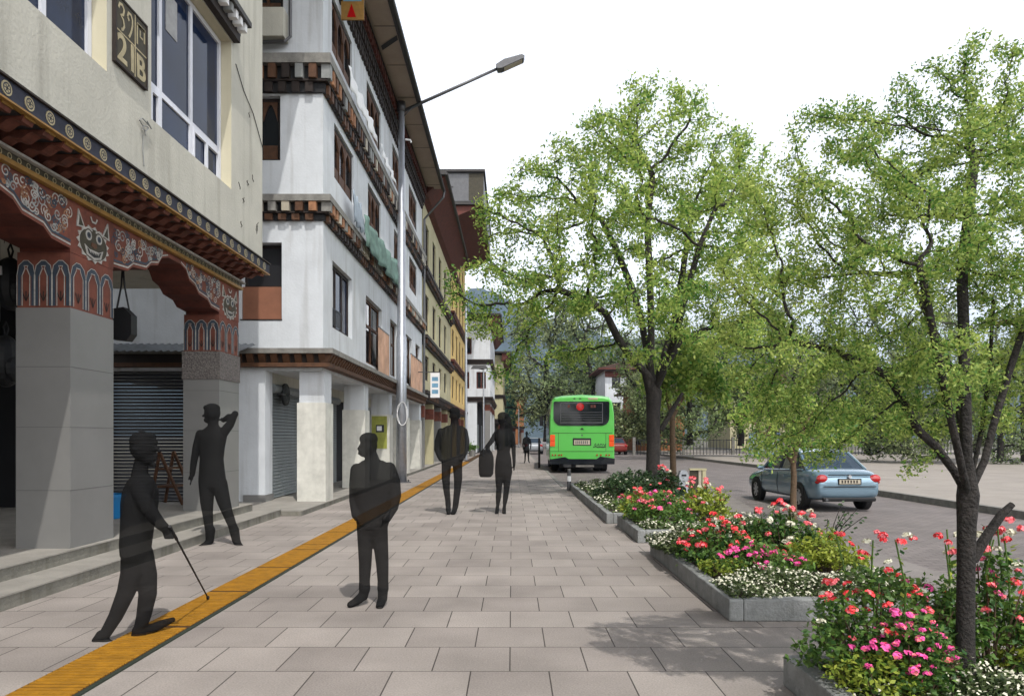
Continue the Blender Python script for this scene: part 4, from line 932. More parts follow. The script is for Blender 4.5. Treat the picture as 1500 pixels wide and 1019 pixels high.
# ---------------------------------------------------------------- people (dark see-through figures)
def limb(b, pts, rad):
    pts = [Vector(p) for p in pts]
    b.tube(pts, rad, 12, 'figure')
    for p, r in zip(pts, rad): b.ell(p, r*.995, 'figure', 12, 8)
def finalize(b, name, org, voxel, smooth=4):
    o = b.build(name, org=org)
    md = o.modifiers.new('r','REMESH'); md.mode = 'VOXEL'; md.voxel_size = voxel
    ms = o.modifiers.new('sm','SMOOTH'); ms.factor = .5; ms.iterations = smooth
    bpy.context.view_layer.update()
    me = bpy.data.meshes.new_from_object(o.evaluated_get(bpy.context.evaluated_depsgraph_get()))
    o.modifiers.clear(); o.data = me
    me.polygons.foreach_set('use_smooth',[True]*len(me.polygons))
    return o
class Fig:
    def __init__(s, Y): s.Y = Y; s.k = F/Y; s.b = MB()
    def P(s, x, y, d=0): 
        k = s.k; return Vector(((x-750)/k, s.Y+d, 1.4-(y-640)/k))
    def limb(s, pts): limb(s.b, [s.P(*(p[:2]), p[2] if len(p)>3 else 0) for p in pts], [p[-1]*.9/s.k for p in pts])
    def torso(s, rows):   # (xl, xr, y, depth radius as a share of half width, depth offset)
        vs = []; fs = []; n = 18
        for xl,xr,y,dr,d in rows:
            c = s.P((xl+xr)/2, y, d); rx = (xr-xl)/2/s.k
            vs += [c+Vector((rx*math.cos(2*math.pi*k/n), dr/s.k*math.sin(2*math.pi*k/n), 0)) for k in range(n)]
        m = len(rows)
        for i in range(m-1):
            for k in range(n): fs.append((i*n+k,i*n+(k+1)%n,(i+1)*n+(k+1)%n,(i+1)*n+k))
        fs += [tuple(range(n)),tuple(range((m-1)*n,m*n))]; s.b.add(vs,fs,'figure')
    def head(s, x, y, rx, ry, rz, d=0, tilt=0):
        s.b.ell(s.P(x,y,d),(rx/s.k,rz/s.k,ry/s.k),'figure',18,14,Matrix.Rotation(tilt,3,'Y') if tilt else None)
    def blob(s, x, y, rx, ry, rz, d=0, tilt=0): s.head(x,y,rx,ry,rz,d,tilt)
    def hand(s, x, y, dx, dy, ln, d=0, curl=.0, side=1):
        # palm, four unequal fingers and a thumb, hanging along (dx,dy)
        l = math.hypot(dx,dy); dx/=l; dy/=l; qx,qy = -dy,dx
        k = s.k; palm = s.P(x+dx*ln*.28,y+dy*ln*.28,d)
        s.b.ell(palm,(ln*.17/k,ln*.16/k,ln*.30/k),'figure',12,8,Matrix.Rotation(math.atan2(dx,dy),3,'Y'))
        for i,(off,fl) in enumerate(((-.105,.40),(-.04,.47),(.03,.45),(.095,.36))):
            bx,by = x+dx*ln*.5+qx*ln*off*.7, y+dy*ln*.5+qy*ln*off*.7; dd = d+ln*off*1.3/k
            s.limb([(bx,by,dd,ln*.062),(bx+dx*ln*fl*.55+qx*curl*ln*.08,by+dy*ln*fl*.55+qy*curl*ln*.08,dd,ln*.055),(bx+dx*ln*fl+qx*curl*ln*.26,by+dy*ln*fl+qy*curl*ln*.26,dd,ln*.046)])
        s.limb([(x+dx*ln*.15+qx*ln*.12*side,y+dy*ln*.15+qy*ln*.12*side,d,ln*.07),(x+dx*ln*.36+qx*ln*.22*side,y+dy*ln*.36+qy*ln*.22*side,d,ln*.06),(x+dx*ln*.55+qx*ln*.24*side,y+dy*ln*.55+qy*ln*.24*side,d,ln*.05)])
    def done(s, name, label, voxel, org):
        o = finalize(s.b, name, org, voxel); return tag(o, label, 'person')

# 1: with a white-cane style stick, in profile, walking along the strip
p = Fig(4.95)
p.head(212,655,16,23,20); p.blob(208,646,16.5,15,19); p.blob(205,655,13,17,17); p.blob(217,643,9,9,14); p.blob(217,671,10,10,12)
p.limb([(226,655,0,4.5),(231,658,0,3.4),(234,661,0,2.6)]); p.blob(219,640,8,7,13); p.limb([(227,667,0,3.4),(229.5,667,0,2.6)]); p.limb([(226,671,0,3),(229,671.5,0,2.4)]); p.limb([(222,679,0,5),(226,681,0,3.6)]); p.limb([(227,646,0,4),(229,648,0,3)])
p.blob(207,657,5,7,24)
p.limb([(207,676,0,11),(204,700,0,13)])
p.torso([(197,216,694,12,0),(190,223,704,24,0),(185,227,718,33,0),(183,227,735,35,0),(182,225,755,32,0),(181,221,775,30,0),(180,218,795,30,0),(181,216,810,29,0),(184,213,820,24,0)])
p.limb([(197,812,-.02,18),(195,840,-.02,17),(188,866,-.03,14),(175,900,-.05,11),(161,925,-.06,9)])
p.limb([(156,927,-.06,9.5),(148,934,-.06,6.5)]); p.limb([(157,930,-.06,8),(166,938,-.06,6.5),(174,940,-.04,4.5)])
p.limb([(203,812,.04,18),(209,845,.05,16.5),(211,872,.05,14),(204,905,.06,11.5),(199,922,.06,10)])
p.limb([(197,926,.05,10),(194,933,.05,8)]); p.limb([(199,928,.06,10),(212,926,.12,8.5),(222,922,.18,7),(229,920,.24,4.5)])
p.limb([(212,712,-.10,15),(226,735,-.12,12.5),(236,752,-.11,10.5),(243,765,-.08,9),(249,776,-.03,7)])
p.limb([(193,716,.12,14),(190,750,.13,12),(196,785,.12,9),(204,806,.10,8)])
hk = p.P(251,781,-.02)
for i in range(4): 
    q = hk+Vector((.004*i-.01,-.012,-.012*i+.014)); limb(p.b,[q+Vector((-.02,-.012,0)),q+Vector((.012,-.016,0)),q+Vector((.022,.008,-.003)),q+Vector((.004,.022,-.004))],[.012,.0115,.0105,.009])
limb(p.b,[hk+Vector((-.018,.012,.02)),hk+Vector((.0,.02,.0)),hk+Vector((.012,.016,-.028))],[.013,.012,.010])
p.b.ell(hk+Vector((-.012,0,.0)),(.022,.026,.034),'figure')
p.done('person','dark see-through figure in profile stepping along the yellow strip with a long cane',.0065,(p.P(190,938).x,4.95,0))
tip = Vector((-2.60,6.08,.03)); grip = hk+Vector((.008,.004,.03)); dirn = (tip-grip)
b = MB(); b.tube([grip-dirn*.04,grip+dirn*.12],.011,8,'black'); b.tube([grip+dirn*.12,tip],[.0075,.006],8,'black'); b.ell(tip,(.014,.014,.018),'black',10,6)
tag(b.build('walking_cane', org=tip),'long thin black cane held by the figure on the yellow strip','cane')

# 2: leaning by the column, one hand behind the head
p = Fig(9.29)
p.head(311,604,11,13.5,12.5,0,-.15); p.blob(311,598,11,7.5,12); p.blob(303,597,4,4,9); p.limb([(302,608,-.02,3),(299.5,609,-.04,2)]); p.blob(306,615,7,5,8)
p.limb([(313,612,0,7.5),(312,628,0,9)])
p.torso([(305,320,623,7,0),(296,329,630,10,0),(290,332,640,14,0),(291,329,655,13,0),(293,327,672,12,0),(292,329,690,13,0),(291,331,705,13,0),(293,331,714,11,0)])
p.limb([(327,634,0,8),(336,621,.02,7),(343,606,.03,5.5),(334,610,.03,5),(325,615,.05,4)])
p.hand(327,613.5,-1,.15,12,.06,.4)
p.limb([(294,636,0,8),(288,655,0,6.5),(284,676,0,5.5),(281.5,695,0,4.2)])
p.hand(281,694,-.05,1,17,-.01,.25,1)
p.limb([(303,708,0,13),(303,735,0,10.5),(304,750,0,8.5),(306,770,0,7),(308,778,0,7.5)]); p.limb([(308,776,0,8),(307,792,0,6.5),(303,797,-.04,5.5),(297,800,-.10,4)])
p.limb([(321,708,0,13),(328,735,0,10.5),(333,750,0,8.5),(340,768,0,7),(343,776,0,7.5)]); p.limb([(343,776,0,8),(346,791,0,6.5),(351,797,-.04,5.5),(358,800,-.08,4)])
p.done('person','dark see-through figure with a raised hand behind the head by the arcade column',.008,(p.P(325,800).x,9.29,0))

# 3: standing in the middle, jacket, one hand in the pocket
p = Fig(5.95)
p.head(540,652,12.5,18,16); p.blob(540,643,13.5,10,17); p.blob(533,660,7,9,10,-.02); p.limb([(529,653,-.01,3.5),(526,657,-.02,2.6)]); p.limb([(528,663,-.01,3),(526.3,664,-.02,2.2)]); p.blob(543,655,5,6,17.5); p.blob(547,640,5,6,13)
p.limb([(543,664,0,10),(546,678,0,13)])
p.torso([(531,561,674,12,0),(522,573,681,20,0),(517,579,695,26,0),(516.5,580,712,28,0),(519,575,730,25,0),(521,572,748,24,0),(522,570,765,23,0),(525,567,774,19,0)])
p.limb([(570,686,0,11),(577,704,0,10.5),(580,725,-.02,9.5),(578,742,-.06,8),(570,757,-.12,7)])
p.hand(571,755,-.5,.8,18,-.13,.3)
p.limb([(523,688,0,11),(519,710,.02,9.5),(519,733,.0,8.5),(525,752,-.10,7)])
p.hand(525,750,.4,.9,18,-.12,.3)
p.limb([(534.5,770,0,13.5),(535,800,0,12),(535,825,0,10.5),(534,850,0,9),(534,862,0,9.5)]); p.limb([(534,862,0,9),(532,872,0,8.5),(524,878,-.06,7),(517,881,-.10,5.5)])
p.limb([(556,770,0,13.5),(558,800,0,12),(560,825,0,10.5),(561,850,0,9),(561,862,0,9.5)]); p.limb([(561,862,0,8.5),(561,876,-.02,8),(560,882,-.12,6.5)])
p.done('person','dark see-through figure in jacket and trousers standing alone in the middle of the pavement',.0075,(p.P(545,885).x,5.95,0))

# 4: walking, hands in jacket pockets
p = Fig(13.0)
p.head(666,607,7.6,10.5,9.5); p.blob(666,602,8,6,9.8); p.blob(666,610,8.8,2.6,3)
p.limb([(666,614,0,6),(666,624,0,7.5)])
p.torso([(655,677,623,6,0),(646,684,628,8,0),(642,684,636,11,0),(643,682,648,12,0),(645,680,662,11.5,0),(646,678,674,12,0),(647,677,682,11,0)])
p.limb([(646,632,0,6),(641,646,.03,5.4),(640,658,.03,5),(644,667,-.06,4.4),(647,672,-.12,4)]); p.hand(646,670,.5,.8,9,-.12)
p.limb([(680,632,0,6),(683,646,.03,5.4),(682.5,658,.03,5),(679,667,-.06,4.4),(676,672,-.12,4)]); p.hand(676.5,670,-.5,.8,9,-.12)
p.limb([(654,680,0,8),(653,700,0,7),(654,716,0,5.6),(656,732,0,4.6),(656.5,740,0,4.6)]); p.limb([(656.5,739,0,4.4),(657,746,-.04,4.2),(658,750,-.14,3.2)])
p.limb([(670,680,0,8),(671,700,0,7),(670,716,0,5.8),(668,734,0,5),(667,742,0,4.8)]); p.limb([(667,740,0,4.6),(666,747,-.04,4.2),(664.5,750.5,-.14,3.4)])
p.done('person','dark see-through figure walking with both hands in jacket pockets left of the woman',.0085,(p.P(662,752).x,13,0))

# 5: woman with long hair and a large bag
p = Fig(13.1)
p.head(736,614,7.2,10,9); p.blob(737,609,8.2,6,9.6); p.blob(741,620,7.5,12,8,.03,.3); p.blob(745,632,6,13,6,.05,.25); p.blob(747,642,4,9,4,.05,.15)
p.limb([(736,620,0,5),(737,630,0,6)])
p.torso([(730,744,628,5,0),(724,750,633,8,0),(724,750,642,10,-.01),(727,748,654,9,0),(728,747,662,8.5,0),(726,749,672,10.5,0),(725,750,684,11.5,0),(725,750,693,11,0),(727,749,697,9,0)])
p.limb([(749,636,0,4.6),(752,650,0,4),(752.5,662,0,3.5),(753,674,-.02,2.8),(753,681,-.03,2.4)]); p.hand(753,680,.02,1,9.5,-.03,.25)
p.limb([(726,636,0,4.6),(720,646,-.03,4),(714.5,653,-.05,3.6),(713.5,657,-.10,3),(716,660,-.14,2.6)]); p.hand(714.5,657,.3,.95,8,-.12,.5)
p.limb([(732,690,0,8),(731,704,0,6.2),(731,716,0,4.8),(730,728,0,4.6),(729,740,0,2.8),(728.5,745,0,3)]); p.limb([(728.5,744,.0,3.2),(728,750,-.03,3.2),(727.5,751,-.12,2.6)])
p.limb([(743.5,690,0,8),(742.5,704,0,6.2),(742,716,0,4.8),(740.5,728,0,4.6),(739,740,0,2.8),(738.5,745,0,3)]); p.limb([(738.5,744,.0,3.2),(738.5,750,-.03,3.2),(739,751,-.12,2.6)])
p.done('person','dark see-through woman with long hair in a short skirt carrying a big bag',.0075,(p.P(733,752).x,13.1,0))
p2 = Fig(12.95); b = MB(); k = p2.k
p2.torso([(703.5,719,698.5,4,0),(701.5,722.5,694,7,0),(701,723.5,682,7.5,0),(701.2,723.3,670,7,0),(703,721,662,6,0),(706,718,658.5,4,0)])
p2.limb([(707,660,0,.9),(712,652,.0,.9),(717.5,656,0,.9),(718,661,0,.9)])
o = finalize(p2.b,'bag',(p2.P(712,698).x,12.95,p2.P(712,698).z),.008,3); tag(o,'large dark rounded bag carried by the long haired woman','bag')

# 6: far figure
p = Fig(38.0)
p.head(771.5,634.5,2.0,2.9,2.6); p.limb([(771.5,637,0,1.6),(771.5,640,0,1.9)])
p.torso([(768,775,640,2,0),(766.5,776.5,642.5,2.6,0),(767,776,648,2.8,0),(768,775.2,653,2.5,0),(768,775.5,658,2.6,0),(768.3,775.2,661,2.4,0)])
p.limb([(767,643,0,1.5),(765.9,650,0,1.2),(766.5,657,0,.95)]); p.limb([(776.2,643,0,1.5),(777.6,650,0,1.2),(777.2,657,0,.95)])
p.hand(766.5,656.5,.05,1,3.2); p.hand(777.2,656.5,-.05,1,3.2)
p.limb([(770,659,0,2.2),(769.4,667,0,1.5),(769,675,0,1.1)]); p.limb([(769,675,0,1.1),(768,677,-.12,.9)])
p.limb([(773.6,659,0,2.2),(774,667,0,1.5),(774.4,675,0,1.1)]); p.limb([(774.4,675,0,1.1),(775.4,677,-.12,.9)])
p.done('person','small distant dark figure standing on the pavement left of the bus',.013,(p.P(772,678).x,38,0))

# ---------------------------------------------------------------- trees: space colonisation skeletons
def skeleton(paths, att, step, infl, kill, iters, rng, droop=0.0):
    nodes = []; par = []
    for path, pidx in paths:
        prev = pidx
        for i,p in enumerate(path):
            if prev is None or True:
                nodes.append(np.array(p,float)); par.append(-1 if prev is None else prev); prev = len(nodes)-1
        path_end = prev
    A = np.array(att,float); N = np.array(nodes)
    alive = np.ones(len(A),bool)
    d = np.linalg.norm(A[:,None,:]-N[None],axis=2); near = d.argmin(1); nd = d.min(1)
    seen = set()
    for it in range(iters):
        use = alive & (nd < infl)
        if not use.any():
            if not alive.any(): break
            infl *= 1.4; continue
        idx = np.where(use)[0]; tgt = near[idx]
        dirs = A[idx]-N[tgt]; dirs /= np.linalg.norm(dirs,axis=1)[:,None]+1e-9
        new = []
        for t in np.unique(tgt):
            v = dirs[tgt==t].mean(0); l = np.linalg.norm(v)
            if l < .05: v = rng.normal(size=3); l = np.linalg.norm(v)
            v = v/l + rng.normal(size=3)*.22 + np.array([0,0,-droop]); v /= np.linalg.norm(v)
            q = N[t]+v*step; key = (int(t),tuple(np.round(q/(step*.5)).astype(int)))
            if key in seen: continue
            seen.add(key); new.append((q,int(t)))
        if not new: 
            alive[idx] = False; continue
        base = len(N); Q = np.array([q for q,_ in new]); N = np.vstack([N,Q]); par += [t for _,t in new]
        d = np.linalg.norm(A[:,None,:]-Q[None],axis=2); m = d.min(1); a = d.argmin(1)
        up = m < nd; near[up] = base+a[up]; nd[up] = m[up]
        alive &= nd > kill
        if not alive.any() or len(N) > 9000: break
    return N, par
def tree_mesh(root, N, par, rbase, rtip, bark, expn=2.3, nfixed=0, fixr=None, minseg=3, tname='trunk'):
    n = len(N); ch = [[] for _ in range(n)]
    for i,p_ in enumerate(par):
        if p_ >= 0: ch[p_].append(i)
    rad = np.zeros(n); depth = np.zeros(n,int)
    order = []; st = [i for i in range(n) if par[i] < 0]
    while st:
        i = st.pop(); order.append(i); st += ch[i]
    for i in reversed(order): rad[i] = 1.0 if not ch[i] else sum(rad[c]**expn for c in ch[i])**(1/expn)
    s_ = math.log(rbase/rtip)/math.log(max(rad[order[0]],1.01)); rad = rtip*rad**s_
    if fixr:
        for i,r_ in fixr.items(): rad[i] = r_
    b = MB(); done = set()
    stack = [(order[0], None)]
    while stack:
        i, p_ = stack.pop(); chain = [i]; 
        while ch[i]:
            c = max(ch[i], key=lambda q: rad[q])
            for o_ in ch[i]:
                if o_ != c: stack.append((o_, i))
            chain.append(c); i = c
        pts = ([N[p_]] if p_ is not None else [])+[N[q] for q in chain]
        rs = ([min(rad[p_]*.9, rad[chain[0]]*1.1)] if p_ is not None else [])+[rad[q] for q in chain]
        if len(pts) > 1: b.tube(pts, rs, 10 if max(rs) > rbase*.4 else (6 if max(rs) > rbase*.12 else minseg), bark, caps=False)
    b.build(tname, root, True)
    tips = [i for i in range(n) if rad[i] < rtip*2.6]
    return rad, tips
def leaf_object(name, parent, C, S, matn, rng, up=.5, aspect=.5, mats2=None):
    n = len(C); nr = rng.normal(size=(n,3)); nr[:,2] += up*1.5; nr /= np.linalg.norm(nr,axis=1)[:,None]
    t = rng.normal(size=(n,3)); t[:,2] -= .4; t -= nr*(t*nr).sum(1)[:,None]; t /= np.linalg.norm(t,axis=1)[:,None]+1e-9
    s = np.cross(nr,t); S = S[:,None]
    o0 = np.array(ORG.get(parent,Vector((0,0,0)))); C = C-o0
    V = np.stack([C-t*S, C+s*S*aspect-t*S*.15+nr*S*.12, C+t*S, C-s*S*aspect-t*S*.15+nr*S*.12],1).reshape(-1,3)
    me = bpy.data.meshes.new(name); me.vertices.add(4*n); me.vertices.foreach_set('co',V.ravel().astype(np.float32))
    me.loops.add(4*n); me.loops.foreach_set('vertex_index',np.arange(4*n,dtype=np.int32)); me.polygons.add(n); me.polygons.foreach_set('loop_start',np.arange(0,4*n,4,dtype=np.int32))
    me.update(calc_edges=True); me.validate()
    me.materials.append(M[matn])
    o = bpy.data.objects.new(name, me); COL.objects.link(o)
    if parent: o.parent = parent; ORG[o] = ORG[parent]
    return o
def px_tree(name, label, Y, base, trunk, limbs, lobes, natt, step, kill, rbase, rtip, lsize, nleaf, spread, seed, bark='bark', leafm='leaf', dscale=1.0, stub=None, up=.5, depth=1.0, cat='tree', group=None, kmax=3):
    rng = np.random.default_rng(seed); k = F/Y
    root = thing(name,label,cat,W(base[0],base[1],Y),group)
    paths = []; idx = 0; tr = [np.array(W(x,y,Y)) for x,y,r in trunk]; paths.append((tr,None)); fixr = {i: t[2]/k for i,t in enumerate(trunk)}
    cnt = len(tr); fork = cnt-1
    for L in limbs:
        pts = [np.array(W(x,y,Y+d)) for x,y,d in L]; paths.append((pts,fork)); cnt += len(pts)
    att = []
    tot = sum(l[2]*l[3] for l in lobes)
    for (x,y,rx,ry,*dd) in lobes:
        c0 = np.array(W(x,y,Y+(dd[0] if dd else 0))); m = max(6,int(natt*rx*ry/tot)); v = rng.normal(size=(m,3)); v /= np.linalg.norm(v,axis=1)[:,None]; v *= rng.uniform(.25,1,size=(m,1))**.5
        att += list(c0+v*np.array([rx,(rx+ry)*.5*depth,ry])/k)
    N, par = skeleton(paths, att, step, step*9, kill, 220, rng)
    rad, tips = tree_mesh(root, N, par, rbase, rtip, bark, fixr=fixr)
    if stub:
        b = MB(); b.tube([W(x,y,Y) for x,y,r in stub],[r/k for x,y,r in stub],8,bark); b.build('branch_stub', root)
    T = N[tips]; per = max(1,int(nleaf/len(T)))
    C = np.repeat(T,per,0)+rng.normal(size=(len(T)*per,3))*spread; C[:,2] -= abs(rng.normal(size=len(C)))*spread*.4
    S = lsize*rng.uniform(.55,1.15,size=len(C))
    leaf_object('crown', root, C, S, leafm, rng, up)
    print('TREE', name, len(N), len(tips), len(C)); return root
lobes1 = [(960,185,85,75,0),(900,210,60,60,-.6),(850,235,65,60,.6),(1040,215,60,60,.8),(1085,250,50,60,-.5),(780,320,85,70,.8),(870,320,80,70,-1.5),(960,320,95,80,1.5),(1050,330,80,80,-1.2),(1110,330,50,70,.6),(735,400,60,40,.3),(820,420,85,45,-1.6),(830,430,80,45,1.4),(960,430,80,50,-2.2),(960,440,90,50,2.2),(1080,430,85,75,.6),(1020,500,90,35,-1.4),(690,450,32,35,.2),(765,480,50,38,-.6),(830,520,50,28,.7),(1120,480,60,50,.5),(1030,280,60,50,2.4),(900,270,60,50,-2.4),(670,395,22,22,0),(720,300,30,30,.2),(700,475,38,28,.3),(742,545,34,18,.2),(655,440,16,30,.1),(780,250,40,40,.1),(1000,150,40,30,0)]
px_tree('street_tree','broad leafy green street tree rising from the far planters by the bus',17.2,(955,722),[(955,725,12.5),(956,700,10.2),(957,650,9.6),(957,600,10.2),(958,575,12)],
    [[(945,545,-.1),(925,525,-.3),(905,495,-.4),(888,460,-.5),(862,440,-.6),(820,425,-.8)],[(953,540,.1),(954,490,.2),(953,440,.2),(951,390,.2),(948,330,.3),(955,260,.3)],[(950,530,.3),(940,470,.6),(925,420,.8),(905,370,1.0),(880,320,1.1)],[(968,550,.1),(983,525,.2),(1000,495,.3),(1040,480,.2),(1090,470,.1)],[(972,545,-.3),(990,490,-.8),(1005,430,-1.2),(1025,360,-1.4),(1050,300,-1.4)],[(966,545,.4),(985,480,1.0),(1000,400,1.4),(1010,330,1.6)]],
    lobes1, 1700, .19,.32,.20,.010,.056,58000,.11,7,leafm='leaf',stub=[(968,630,4),(985,600,3.6),(1000,575,2.6)])
lobes2 = [(1440,115,60,70,0),(1350,150,55,62,.1),(1235,185,65,60,.1),(1165,190,22,30,0),(1135,290,75,65,.1),(1250,280,90,75,-.2),(1350,270,80,80,.3),(1430,240,70,85,-.25),(1490,190,45,80,.15),(1125,390,70,55,-.1),(1215,400,90,60,.35),(1310,410,90,65,-.35),(1410,400,80,70,.4),(1480,360,50,90,-.1),(1110,480,62,40,.1),(1200,520,90,42,-.2),(1300,520,90,55,.3),(1380,530,70,50,-.35),(1460,500,60,70,.3),(1170,600,70,32,.1),(1255,620,70,32,-.15),(1350,620,60,40,.2),(1120,655,38,20,.1),(1200,670,42,18,0),(1470,600,50,45,.2),(1560,250,80,110,0),(1570,430,80,100,0),(1545,590,50,50,.1),(1395,340,60,60,-.5),(1280,340,60,60,.55),(1070,430,30,40,0),(1330,690,26,14,-.1),(1095,545,50,36,.15),(1140,570,60,30,-.1),(1060,500,36,30,.1),(1290,590,60,34,.2),(1400,560,60,40,.15)]
px_tree('street_tree','young leafy tree with a slim dark trunk in the nearest planter at the right edge',3.55,(1415,1018),[(1415,1018,17),(1414,970,13.2),(1414,930,12.5),(1415,850,12),(1416,770,12.6),(1418,725,15)],
    [[(1398,690,-.04),(1372,655,-.08),(1345,630,-.10),(1322,585,-.12),(1302,552,-.12),(1272,535,-.10),(1215,512,-.08),(1155,500,-.06)],[(1412,680,.05),(1408,617,.08),(1402,577,.08),(1385,520,.1),(1355,455,.12),(1330,400,.14)],[(1416,670,-.05),(1414,577,-.05),(1412,492,0),(1409,397,.02),(1418,320,.04),(1428,230,.05)],[(1442,675,.04),(1456,620,.06),(1478,545,.08),(1500,480,.1),(1530,400,.1)],[(1425,690,.15),(1440,620,.28),(1450,540,.34),(1455,440,.36)],[(1410,690,-.15),(1390,600,-.3),(1370,500,-.4),(1350,400,-.45)]],
    lobes2, 2900, .040,.064,.047,.0018,.0118,98000,.024,19,leafm='leaf2',stub=[(1424,820,8),(1445,785,7),(1468,752,6),(1483,738,4.5)])
px_tree('young_tree','spindly brown sapling with a drooping crown standing before the blue car',12.2,(1162,760),[(1162,765,6),(1162,730,4.6),(1163,700,4.2),(1162,680,4)],[[(1150,660,0),(1130,640,.1)],[(1166,655,.1),(1180,620,.2)]],[(1135,642,40,16,0),(1190,622,50,22,.3),(1150,590,60,28,.5),(1225,640,44,14,-.4),(1112,664,28,10,-.2),(1205,662,26,8,.1),(1090,612,30,20,.4),(1250,600,36,26,.3)],300,.10,.17,.055,.006,.042,5500,.08,23,bark='barkyoung')
px_tree('young_tree','slender mossy trunked tree just right of the big street tree',19.0,(986,715),[(986,716,5.5),(986,680,4.6),(985,640,4.2),(985,610,4)],[[(978,585,0),(968,560,.2)],[(995,590,.1),(1010,560,.2)]],[(975,560,45,32,0),(1020,545,50,40,.6),(1000,520,40,30,-.6),(1050,570,40,26,.3)],220,.16,.27,.09,.010,.09,4200,.14,29,bark='barkyoung')
# background trees over the road
bgs = [(1010,648,48,90,110,'leafbg','wide dark tree standing directly behind the big street tree'),(1085,650,50,75,85,'leafbg','round dark tree left of the pale blue gate'),(1170,655,46,90,95,'leafbg2','olive tree with a low crown behind the sapling'),(1270,662,40,100,110,'leafbg','dark tree across the road behind the blue car roof'),(1370,668,38,95,120,'leafbg2','olive tree across the road left of the near trunk'),(1465,672,36,90,120,'leafbg','bushy dark tree at the right edge across the road'),(935,648,70,55,70,'leafbg2','far olive tree just right of the bus'),(870,644,95,80,125,'leafbg','distant dark tree over the bus roof'),(800,644,100,80,150,'leafbg2','distant olive tree left of the bus roof'),(845,643,150,75,110,'leafbg','most distant hazy tree where the street ends'),(960,650,60,80,120,'leafbg','tall dark tree just behind the big trunk across the road'),(1130,652,64,85,130,'leafbg2','tall olive tree behind the pale blue gate'),(1230,655,62,85,140,'leafbg','tall dark tree behind the fence at the middle right'),(1330,658,60,85,140,'leafbg','tall dark tree behind the fence near the tan house'),(1430,660,55,85,140,'leafbg2','tall olive tree behind the fence at the far right')]
for i,(x,y,Yd,w_,h_,lm,lab) in enumerate(bgs):
    rg = random.Random(40+i); lob = []
    for q in range(13):
        lob.append((x+rg.uniform(-.7,.7)*w_, y-h_*1.35*rg.uniform(.13,1.05), w_*rg.uniform(.3,.5), h_*1.35*rg.uniform(.16,.28), rg.uniform(-1,1)*w_*.6*Yd/F))
    k = F/Yd; tw = 5 if w_>60 else 4
    px_tree('background_tree',lab,Yd,(x,y),[(x,y+3,tw),(x+1,y-h_*.15,tw*.8),(x,y-h_*.3,tw*.8)],[[(x-w_*.2,y-h_*.5,0)],[(x+w_*.2,y-h_*.5,.3)],[(x,y-h_*.7,0)]],lob,230,6/k,11/k,tw/k,1.0/k,2.6/k,10000,5.8/k,60+i,leafm=lm,group='background trees across the road')
# ---------------------------------------------------------------- planters, shrubs, flowers
def planter(lab, x0,x1,y0,y1,h=.17):
    r = thing('planter',lab,'planter',((x0+x1)/2,(y0+y1)/2,0)); t = .11; b = MB()
    def run(ax, a0, a1, c0, c1):
        a = a0; k = 0
        while a < a1-.01:
            e = min(a+.92,a1); g = .006 if e < a1 else 0
            if ax == 'y': b.box(c0,c1,a,e-g,0,h+.003*(k%2),'planter')
            else: b.box(a,e-g,c0,c1,0,h+.003*(k%2),'planter')
            a = e; k += 1
    run('y',y0,y1,x0,x0+t); run('y',y0,y1,x1-t,x1); run('x',x0+t+.002,x1-t-.002,y0,y0+t); run('x',x0+t+.002,x1-t-.002,y1-t,y1)
    bevel(b.build('rim', r), .012, 2)
    s = MB(); n=14; vs=[]; fs=[]; rg=random.Random(int(y0*10))
    for i in range(n+1):
        for j in range(n+1): vs.append((x0+t+(x1-x0-2*t)*i/n, y0+t+(y1-y0-2*t)*j/n, h-.04+rg.uniform(-.012,.012)))
    for i in range(n):
        for j in range(n): fs.append((i*(n+1)+j,(i+1)*(n+1)+j,(i+1)*(n+1)+j+1,i*(n+1)+j+1))
    s.add(vs,fs,'soil'); s.build('soil', r); return r
planter('nearest concrete planter at the lower right with the slim trunked tree',1.53,3.34,.6,4.02)
planter('second concrete planter from the front with a full side facing the pavement',1.65,3.34,5.40,8.50)
planter('third concrete planter with its pale front face below pink flowers',1.66,3.34,9.40,11.25)
planter('farthest concrete planter at the foot of the big street tree',1.53,3.36,11.50,19.0)
def blossom_mesh(name, m, m2, seed, n=26, r=1.0):
    rg = random.Random(seed); b = MB()
    for k in range(n):
        d = Vector((rg.gauss(0,1),rg.gauss(0,1),abs(rg.gauss(0,.8))+.1)).normalized(); c = d*r*rg.uniform(.55,.9); n_ = (d+Vector((rg.uniform(-.5,.5),rg.uniform(-.5,.5),rg.uniform(-.3,.5)))).normalized(); t = n_.orthogonal().normalized(); t = Matrix.Rotation(rg.uniform(0,6.28),3,n_)@t; s = n_.cross(t); z = r*rg.uniform(.38,.6)
        b.add([c-t*z*.8,c+s*z*.7-t*.1*z+n_*z*.2,c+t*z,c-s*z*.7-t*.1*z+n_*z*.2],[(0,1,2,3)],m if rg.random()<.85 else m2)
    me = bpy.data.meshes.new(name); me.from_pydata(b.v,[],b.f)
    for q in b.mats: me.materials.append(M[q])
    me.polygons.foreach_set('material_index',b.m); return me
BL = {'red':[blossom_mesh('red_blossom','fred','fsalmon',i) for i in range(3)],'pink':[blossom_mesh('pink_blossom','fpink','fsalmon',10+i) for i in range(3)],'salmon':[blossom_mesh('salmon_blossom','fsalmon','fred',20+i) for i in range(3)],'white':[blossom_mesh('white_blossom','fwhite','fwhite',30+i) for i in range(3)]}
